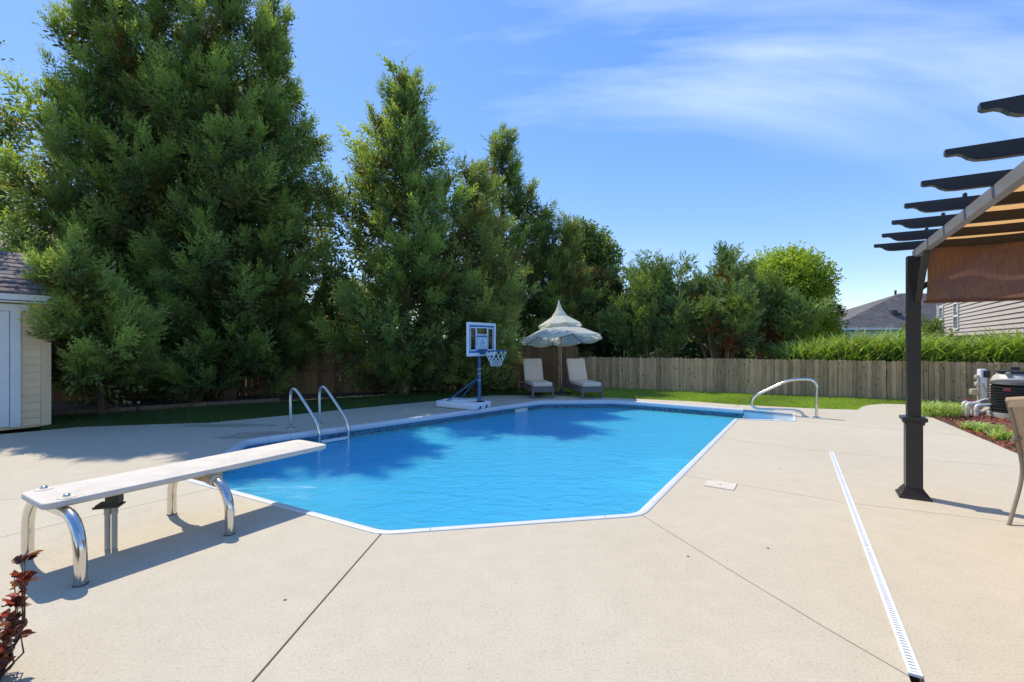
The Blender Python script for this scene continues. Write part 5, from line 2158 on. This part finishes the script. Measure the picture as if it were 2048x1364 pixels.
l1 = lounger()
l2 = copy_thing(l1, "beige-cushioned sun lounger right of the parasol pole, before the grey fence")
for o, (u0, u1) in ((l1, (1064, 1108)), (l2, (1163.5, 1206))):
    p0, p1 = G(u0 + 3, 797), G(u1 - 3, 797)
    o.location = (p0 + p1) / 2
    o.rotation_euler = (0, 0, rad(10))
l2.rotation_euler = (0, 0, rad(12))

# ------------------------------------------------------------------ channel drain, skimmer lid
dg_ = thing("channel_drain", (DR0 + DR1) / 2, "long white slotted channel drain set in the concrete towards the pergola", "drain")
LD = (DR1 - DR0).length
dside = Vector((-drdir.y, drdir.x, 0))
mb = MB()
mb.box((DR0 + DR1) / 2 + UP * -0.08, (LD, 0.05, 0.02), drdir, dside)
mb.build("channel", M["black"], dg_, smooth=False)
seam = (G(1733, 1095) - DR0).dot(drdir)
runs = [(0.003, seam / 2 - 0.002), (seam / 2 + 0.002, seam - 0.002), (seam + 0.002, LD - 0.003)]
for a, b in runs:
    mb = MB()
    for s_ in (-1, 1):
        mb.box(DR0 + drdir * ((a + b) / 2) + dside * s_ * 0.0195 + UP * -0.001, (b - a, 0.013, 0.012), drdir, dside)
    mb.box(DR0 + drdir * (a + 0.009) + UP * -0.001, (0.018, 0.026, 0.012), drdir, dside)
    mb.box(DR0 + drdir * (b - 0.009) + UP * -0.001, (0.018, 0.026, 0.012), drdir, dside)
    k = a + 0.025
    while k < b - 0.03:
        mb.box(DR0 + drdir * (k + 0.0075) + UP * -0.0015, (0.0165, 0.026, 0.011), drdir, dside)
        k += 0.025
    mb.build("grate", M["white_plastic"], dg_, smooth=False)
lid = [G(1415.6, 960.3), G(1474, 968.9), G(1467.5, 981.7), G(1407.8, 972)]
lc = sum(lid, Vector((0, 0, 0))) / 4
sl = thing("skimmer_lid", lc, "cream rectangular skimmer lid lying flush on the concrete", "skimmer lid")
mb = MB()
mb.prism(lid, 0.001, 0.008)
mb.build("lid", M["cream"], sl, smooth=False)
mb = MB()
mb.lathe(lc + UP * 0.008, [(0.010, -0.002), (0.009, 0.003), (0.004, 0.004)], 10)
mb.build("screw", M["screw"], sl)

# ------------------------------------------------------------------ mulch bed with pool equipment
MULCH = [G(1841, 820), G(1856, 831), G(1876, 840), G(1955, 873), G(2048, 913), G(2200, 985), Vector((9.6, 5.2, 0)), Vector((12.5, 8.5, 0)), FA + fdir * 10.2 - FN * 0.5, G(1908, 817)]
mulch_base, mt = fill_poly("mulch_bed", MULCH, 0.0, M["soil"], "structure")
P_, _a = sample_tris(mt, 15000, rng)
n = len(P_)
P_[:, 2] = 0.004 + 0.03 * rng.random(n)
a = rng.random(n) * 6.283
el = rng.normal(0, 0.35, n)
dv = np.stack([np.cos(a) * np.cos(el), np.sin(a) * np.cos(el), np.sin(el)], 1)
sv = np.stack([-np.sin(a), np.cos(a), rng.normal(0, 0.4, n)], 1)
Lc, wc = (0.022 + 0.03 * rng.random(n))[:, None], (0.006 + 0.008 * rng.random(n))[:, None]
V = np.stack([P_ - dv * Lc - sv * wc * 0.4, P_ - sv * wc, P_ + dv * Lc, P_ + sv * wc], 1).reshape(-1, 3)
T = (np.array([(0, 1, 2), (0, 2, 3)])[None] + (np.arange(n) * 4)[:, None, None]).reshape(-1, 3)
mo = np_mesh("mulch", V, T, M["mulch"], None, {"tint": np.repeat(np.clip(rng.normal(0.5, 0.3, n), 0, 1), 4), "brown": np.zeros(4 * n)})
mo["kind"] = "stuff"


def tuft(u, v, h, r, label, seed, n=420):
    rg = np.random.default_rng(seed)
    c = G(u, v)
    root = thing("ornamental_grass", c, label, "plant", "grass tufts in the red mulch")
    a = rg.random(n) * 6.283
    rr = 0.10 * r * np.sqrt(rg.random(n)) * 3
    B = np.stack([c.x + rr * np.cos(a), c.y + rr * np.sin(a), np.zeros(n)], 1)
    ribbon_leaves("leaves", B, h * (0.6 + 0.6 * rg.random(n)), 0.006 + 0.004 * rg.random(n), 0.5 + 0.8 * rg.random(n), rg, M["ornamental"], root, "stuff", np.clip(rg.normal(0.5, 0.28, n), 0, 1), (rg.random(n) < 0.04) * 0.6)
    mb = MB()
    mb.lathe(c, [(0.12 * r, -0.01), (0.09 * r, 0.03), (0.03, 0.05)], 10)
    mb.build("root_clump", M["soil"], root)


tuft(1878, 832, 0.34, 1.1, "largest pale green grass tuft, at the corner of the mulch beside the post", 61, 480)
tuft(1950, 860, 0.17, 0.6, "small pale grass tuft in red mulch below the white pipes", 62, 170)
tuft(1976, 866, 0.19, 0.6, "middle pale grass tuft in red mulch between two others", 63, 190)
tuft(2015, 881, 0.20, 0.7, "pale grass tuft in red mulch nearest the patio chair", 64, 220)

# equipment pad
px0 = G(1990, 829)
pad = thing("equipment_pad", px0, "pale slab under the pool heater and pump in the mulch", "slab")
mb = MB()
mb.prism([G(1958, 831), G(2004, 833), G(2070, 842), G(2140, 842), G(2120, 822), G(1975, 815)], 0.0, 0.07)
mb.build("slab", M["pad"], pad, smooth=False)
# heater
hp = G(2050, 838)
hc = Vector((hp.x, hp.y + 0.12, 0.0))
ht = thing("pool_heater", hc, "black ribbed round pool heater standing on the pale pad", "pool heater")
hr_ = 0.40
mb = MB()
mb.lathe(hc, [(hr_ + 0.05, 0.02), (hr_ + 0.05, 0.10), (hr_ - 0.02, 0.10)], 28)
mb.build("base", M["pvc_grey"], ht)
mb = MB()
mb.lathe(hc, [(hr_ - 0.03, 0.10), (hr_ - 0.03, 0.60), (hr_ - 0.10, 0.66)], 28)
mb.build("core", M["black"], ht)
for k in range(10):
    z = 0.13 + 0.05 * k
    mb = MB()
    mb.lathe(hc, [(hr_ - 0.035, z - 0.018), (hr_, z - 0.012), (hr_, z + 0.004), (hr_ - 0.035, z + 0.012)], 28)
    mb.build("louvre", M["black"], ht)
mb = MB()
mb.lathe(hc, [(hr_ - 0.01, 0.625), (hr_, 0.64), (hr_ - 0.02, 0.68), (hr_ - 0.10, 0.70), (0.05, 0.705)], 28)
mb.build("top_cover", M["darkbox"], ht)
mb = MB()
pn = W(2014, 776, hc + Vector((-0.30, -0.28, 0)), Vector((0.8, -0.6, 0)))
mb.box(Vector((pn.x, pn.y, 0.55)) + Vector((-0.012, -0.012, 0)), (0.10, 0.02, 0.05), Vector((0.72, -0.69, 0)), Vector((0.69, 0.72, 0)))
mb.build("warning_label", M["red_plastic"], ht, smooth=False)
# filter
fp = Vector(((2036 - CX) / F * 9.9, 9.95, 0))
ft = thing("sand_filter", fp, "beige domed pool filter tank behind the black heater", "filter")
mb = MB()
mb.lathe(fp, [(0.30, 0.07), (0.385, 0.12), (0.385, 0.52), (0.375, 0.62), (0.33, 0.72), (0.25, 0.79), (0.12, 0.83), (0.05, 0.84)], 28)
mb.build("tank", M["tank"], ft)
mb = MB()
mb.lathe(fp, [(0.26, 0.805), (0.30, 0.805), (0.30, 0.83), (0.20, 0.85), (0.07, 0.86), (0.07, 0.91), (0.03, 0.92)], 20)
mb.build("clamp_ring", M["black"], ft)
gp_ = W(2017, 748, fp + Vector((-0.2, -0.15, 0)), Vector((0.8, -0.6, 0)))
mb = MB()
mb.tube([Vector((gp_.x, gp_.y, 0.775)), Vector((gp_.x - 0.05, gp_.y - 0.05, 0.765))], 0.045, 12)
mb.build("gauge", M["pvc_grey"], ft)
# pump and chlorinator
pp = G(1997, 826)
pu = thing("pool_pump", pp, "black pool pump with pipe unions beside the heater", "pump")
mb = MB()
mb.lathe(pp + UP * 0.07, [(0.08, 0.0), (0.085, 0.05), (0.085, 0.20), (0.095, 0.205), (0.095, 0.235), (0.05, 0.25)], 16)
mb.build("strainer", M["black"], pu)
mb = MB()
mb.tube([pp + Vector((0.02, 0, 0.17)), pp + Vector((0.34, 0.10, 0.17))], 0.085, 14)
mb.tube([pp + Vector((-0.06, 0, 0.20)), pp + Vector((-0.16, -0.02, 0.20))], 0.042, 12)
mb.build("motor", M["black"], pu)
mb = MB()
mb.box(pp + Vector((-0.08, -0.10, 0.09)), (0.18, 0.10, 0.04))
mb.build("blue_cap", M["blue_plastic"], pu, smooth=False)
cp = Vector(((1992 - CX) / F * 9.9, 9.9, 0))
ch = thing("chlorinator", cp, "upright grey-white canister standing left of the filter tank", "canister")
mb = MB()
mb.lathe(cp, [(0.05, 0.0), (0.055, 0.02), (0.06, 0.44), (0.05, 0.46)], 16)
mb.build("canister", M["tank"], ch)
mb = MB()
mb.lathe(cp, [(0.064, 0.455), (0.064, 0.49), (0.03, 0.505)], 16)
mb.tube([cp + Vector((0, 0, 0.53)), cp + Vector((0.16, -0.05, 0.53))], 0.02, 8)
mb.build("cap", M["yellow_box"], ch)
# pipe manifold
mf = thing("pipe_manifold", G(1938, 832), "row of white plumbing pipes rising from the mulch and elbowing right", "pipes")
for i, (u, v, du) in enumerate(((1926.5, 829.5, 26), (1934, 832, 34), (1945, 829, 30), (1952.5, 834.5, 44))):
    b0 = G(u, v)
    zt = 0.235 - 0.005 * i
    e1 = b0 + Vector((0.30 + 0.06 * i, 0.12, 0))
    path = bez([b0 + UP * -0.03, b0 + UP * zt, e1 + UP * zt], 5, 0.05)
    mb = MB()
    mb.tube(path, 0.031, 12)
    o = mb.build("pipe", M["pvc"], mf, angle=60)
    mb = MB()
    mb.tube([b0 + UP * (zt - 0.10), b0 + UP * (zt - 0.055)], 0.038, 12)
    q = (e1 - b0).normalized()
    mb.tube([b0 + q * 0.055 + UP * zt, b0 + q * 0.10 + UP * zt], 0.038, 12)
    mb.build("elbow_collar", M["pvc"], o)
mb = MB()
a, b = G(1936, 831) + Vector((0.25, 0.1, 0.235)), Vector((pp.x - 0.14, pp.y - 0.02, 0.27))
mb.tube([a, a.lerp(b, 0.5) + UP * 0.02, b], 0.031, 12)
mb.build("pipe", M["pvc"], mf)
for (u, v) in ((1938, 800), (1949, 801)):
    p = Q(u, v, 9.55)
    mb = MB()
    mb.tube([Vector((p.x, p.y, 0.22)), p], 0.012, 8)
    o = mb.build("valve_stem", M["black"], mf)
    mb = MB()
    mb.bar(p + Vector((-0.06, 0, 0)), p + Vector((0.06, 0.02, 0)), 0.022, 0.022)
    mb.build("valve_handle", M["red_plastic"], o, smooth=False)
# timer post
tp = Vector(((1964 - CX) / F * 10.7, 10.7, 0))
tm = thing("timer_post", tp, "white post with black timer box standing before the grey fence", "post")
mb = MB()
mb.rbox(tp + UP * 0.42, (0.15, 0.10, 0.82), 0.02, 2)
mb.build("post", M["white_plastic"], tm)
mb = MB()
mb.rbox(tp + Vector((0.045, -0.06, 0.72)), (0.13, 0.05, 0.15), 0.015, 2)
mb.build("timer", M["black"], tm)
for z in (0.655, 0.50):
    mb = MB()
    mb.rbox(tp + Vector((-0.13, -0.02, z)), (0.09, 0.08, 0.10), 0.03, 2)
    mb.build("outlet_cover", M["tank"], tm)
mb = MB()
mb.tube([tp + Vector((-0.095, -0.02, 0.05)), tp + Vector((-0.095, -0.02, 0.60))], 0.018, 8)
mb.build("conduit", M["pvc_grey"], tm)
mb = MB()
mb.rbox(tp + Vector((-0.20, -0.03, 0.325)), (0.18, 0.09, 0.14), 0.025, 2)
mb.build("control_box", M["yellow_box"], tm)
mb = MB()
mb.tube([tp + Vector((-0.04, -0.07, 0.52)), tp + Vector((0.0, -0.10, 0.34)), tp + Vector((0.12, -0.25, 0.17)), tp + Vector((0.30, -0.5, 0.10))], 0.012, 8)
mb.build("cable", M["pvc_grey"], tm)

# ------------------------------------------------------------------ patio chair at the right edge
cf = G(2018, 1050)
chd = Vector((0.9, 0.43, 0)).normalized()
chs = Vector((0.43, -0.9, 0)).normalized()
pch = thing("patio_chair", cf + chs * 0.28, "tan sling patio chair partly in view beside the pergola post", "chair")
cw = 0.56


def cp_(f, s, z):
    return cf + chd * f + chs * s + UP * z


for s_ in (0.0, cw):
    mb = MB()
    mb.tube(bez([cp_(0.0, s_, 0.0), cp_(0.20, s_, 0.28), cp_(0.25, s_, 0.42), cp_(0.08, s_, 0.80), cp_(-0.03, s_, 0.985)], 4, 0.10), 0.0145, 8)
    mb.build("rear_leg", M["taupe"], pch)
    mb = MB()
    mb.tube(bez([cp_(0.62, s_, 0.0), cp_(0.60, s_, 0.40), cp_(0.58, s_, 0.62), cp_(0.05, s_, 0.66)], 4, 0.10), 0.0145, 8)
    mb.build("front_leg", M["taupe"], pch)
    mb = MB()
    mb.bar(cp_(0.56, s_, 0.655), cp_(0.12, s_, 0.67), 0.05, 0.022)
    mb.build("armrest", M["taupe"], pch, smooth=False)
    mb = MB()
    mb.tube([cp_(0.245, s_, 0.42), cp_(0.60, s_, 0.44)], 0.013, 8)
    mb.build("seat_rail", M["taupe"], pch)
mb = MB()
vs = []
prof = [(0.60, 0.445), (0.40, 0.415), (0.30, 0.41), (0.235, 0.47), (0.16, 0.64), (0.07, 0.82), (-0.03, 0.985), (-0.055, 0.985), (-0.05, 0.93)]
for (f, z) in prof:
    for j in range(9):
        t = j / 8
        sag = 0.02 * math.sin(math.pi * t)
        rise = 0.035 * math.sin(math.pi * t) if z > 0.9 else 0
        vs.append(cp_(f - (sag if z > 0.45 else 0), 0.012 + (cw - 0.024) * t, z + rise - (sag if z < 0.46 else 0)))
mb.add(vs, [(i * 9 + j, i * 9 + j + 1, (i + 1) * 9 + j + 1, (i + 1) * 9 + j) for i in range(len(prof) - 1) for j in range(8)])
sl_ = mb.build("sling", M["sling"], pch, angle=50)
sl_.data.materials[0] = M["sling"]
mb = MB()
mb.tube([cp_(-0.035, t * cw, 0.985 + 0.035 * math.sin(math.pi * t)) for t in np.linspace(0, 1, 9)], 0.022, 8)
mb.build("top_rail", M["sling"], pch)

# ------------------------------------------------------------------ red-leaved shrub at the near left corner
fill_poly("shrub_bed", [Vector((-2.19, -1, 0)), Vector((-2.19, 2.02, 0)), Vector((-2.38, 2.33, 0)), Vector((-4.5, 2.33, 0)), Vector((-4.5, -1, 0))], -0.06, M["soil"], "structure")
sb = Vector((-2.275, 1.93, -0.06))
shr = thing("red_shrub", sb, "purple and red leaved shrub poking in at the near left corner", "shrub")
rg = np.random.default_rng(77)
mb = MB()
V, T, A, Bn = [], [], [], []
for k in range(64):
    az = rg.random() * 6.283
    rr = 0.26 * math.sqrt(rg.random())
    tip = np.array([sb.x + rr * math.cos(az), sb.y + rr * math.sin(az) * 0.9, 0.08 + 0.50 * rg.random() ** 1.4])
    b0 = np.array([sb.x - 0.03 + 0.05 * math.cos(az), sb.y + 0.08 * math.sin(az), -0.1])
    mid = (b0 + tip) / 2 + np.array([0.1 * math.cos(az), 0.1 * math.sin(az), 0.02])
    mb.tube([Vector(b0), Vector(mid), Vector(tip)], [0.005, 0.004, 0.0015], 5)
    bt = rg.random()
    for q in range(26):
        s = 0.18 + 0.82 * rg.random()
        p = b0 * (1 - s) ** 2 + 2 * mid * s * (1 - s) + tip * s * s
        d = rg.normal(0, 1, 3)
        d[2] = abs(d[2]) * 0.5 + 0.1
        d /= np.linalg.norm(d)
        nrm = rg.normal(0, 1, 3) + np.array([0, 0, 1.2])
        sd = np.cross(d, nrm)
        sd /= np.linalg.norm(sd)
        nn_ = np.cross(sd, d)
        L, w = 0.050 * rg.uniform(0.7, 1.3), 0.017 * rg.uniform(0.8, 1.3)
        i = len(V)
        V.extend([p, p + d * L * 0.35 + sd * w + nn_ * w * 0.5, p + d * L * 0.35 - nn_ * w * 0.1, p + d * L * 0.35 - sd * w + nn_ * w * 0.5, p + d * L * 0.72 + sd * w * 0.7 + nn_ * w * 0.35, p + d * L * 0.72 - sd * w * 0.7 + nn_ * w * 0.35, p + d * L * 1.0 - nn_ * L * 0.12])
        T.extend([(i, i + 1, i + 2), (i, i + 2, i + 3), (i + 1, i + 4, i + 2), (i + 2, i + 5, i + 3), (i + 2, i + 4, i + 6), (i + 2, i + 6, i + 5)])
        tt = float(np.clip(rg.normal(0.3 + 0.5 * bt * s, 0.25), 0, 1))
        A.extend([tt] * 7)
        Bn.extend([0.9 if rg.random() < 0.12 else 0.0] * 7)
mb.build("stems", M["bark"], shr)
lv = np_mesh("leaves", np.array(V), np.array(T), M["red_leaf"], shr, {"tint": np.array(A), "brown": np.array(Bn)})
lv["kind"] = "stuff"

bpy.context.view_layer.update()
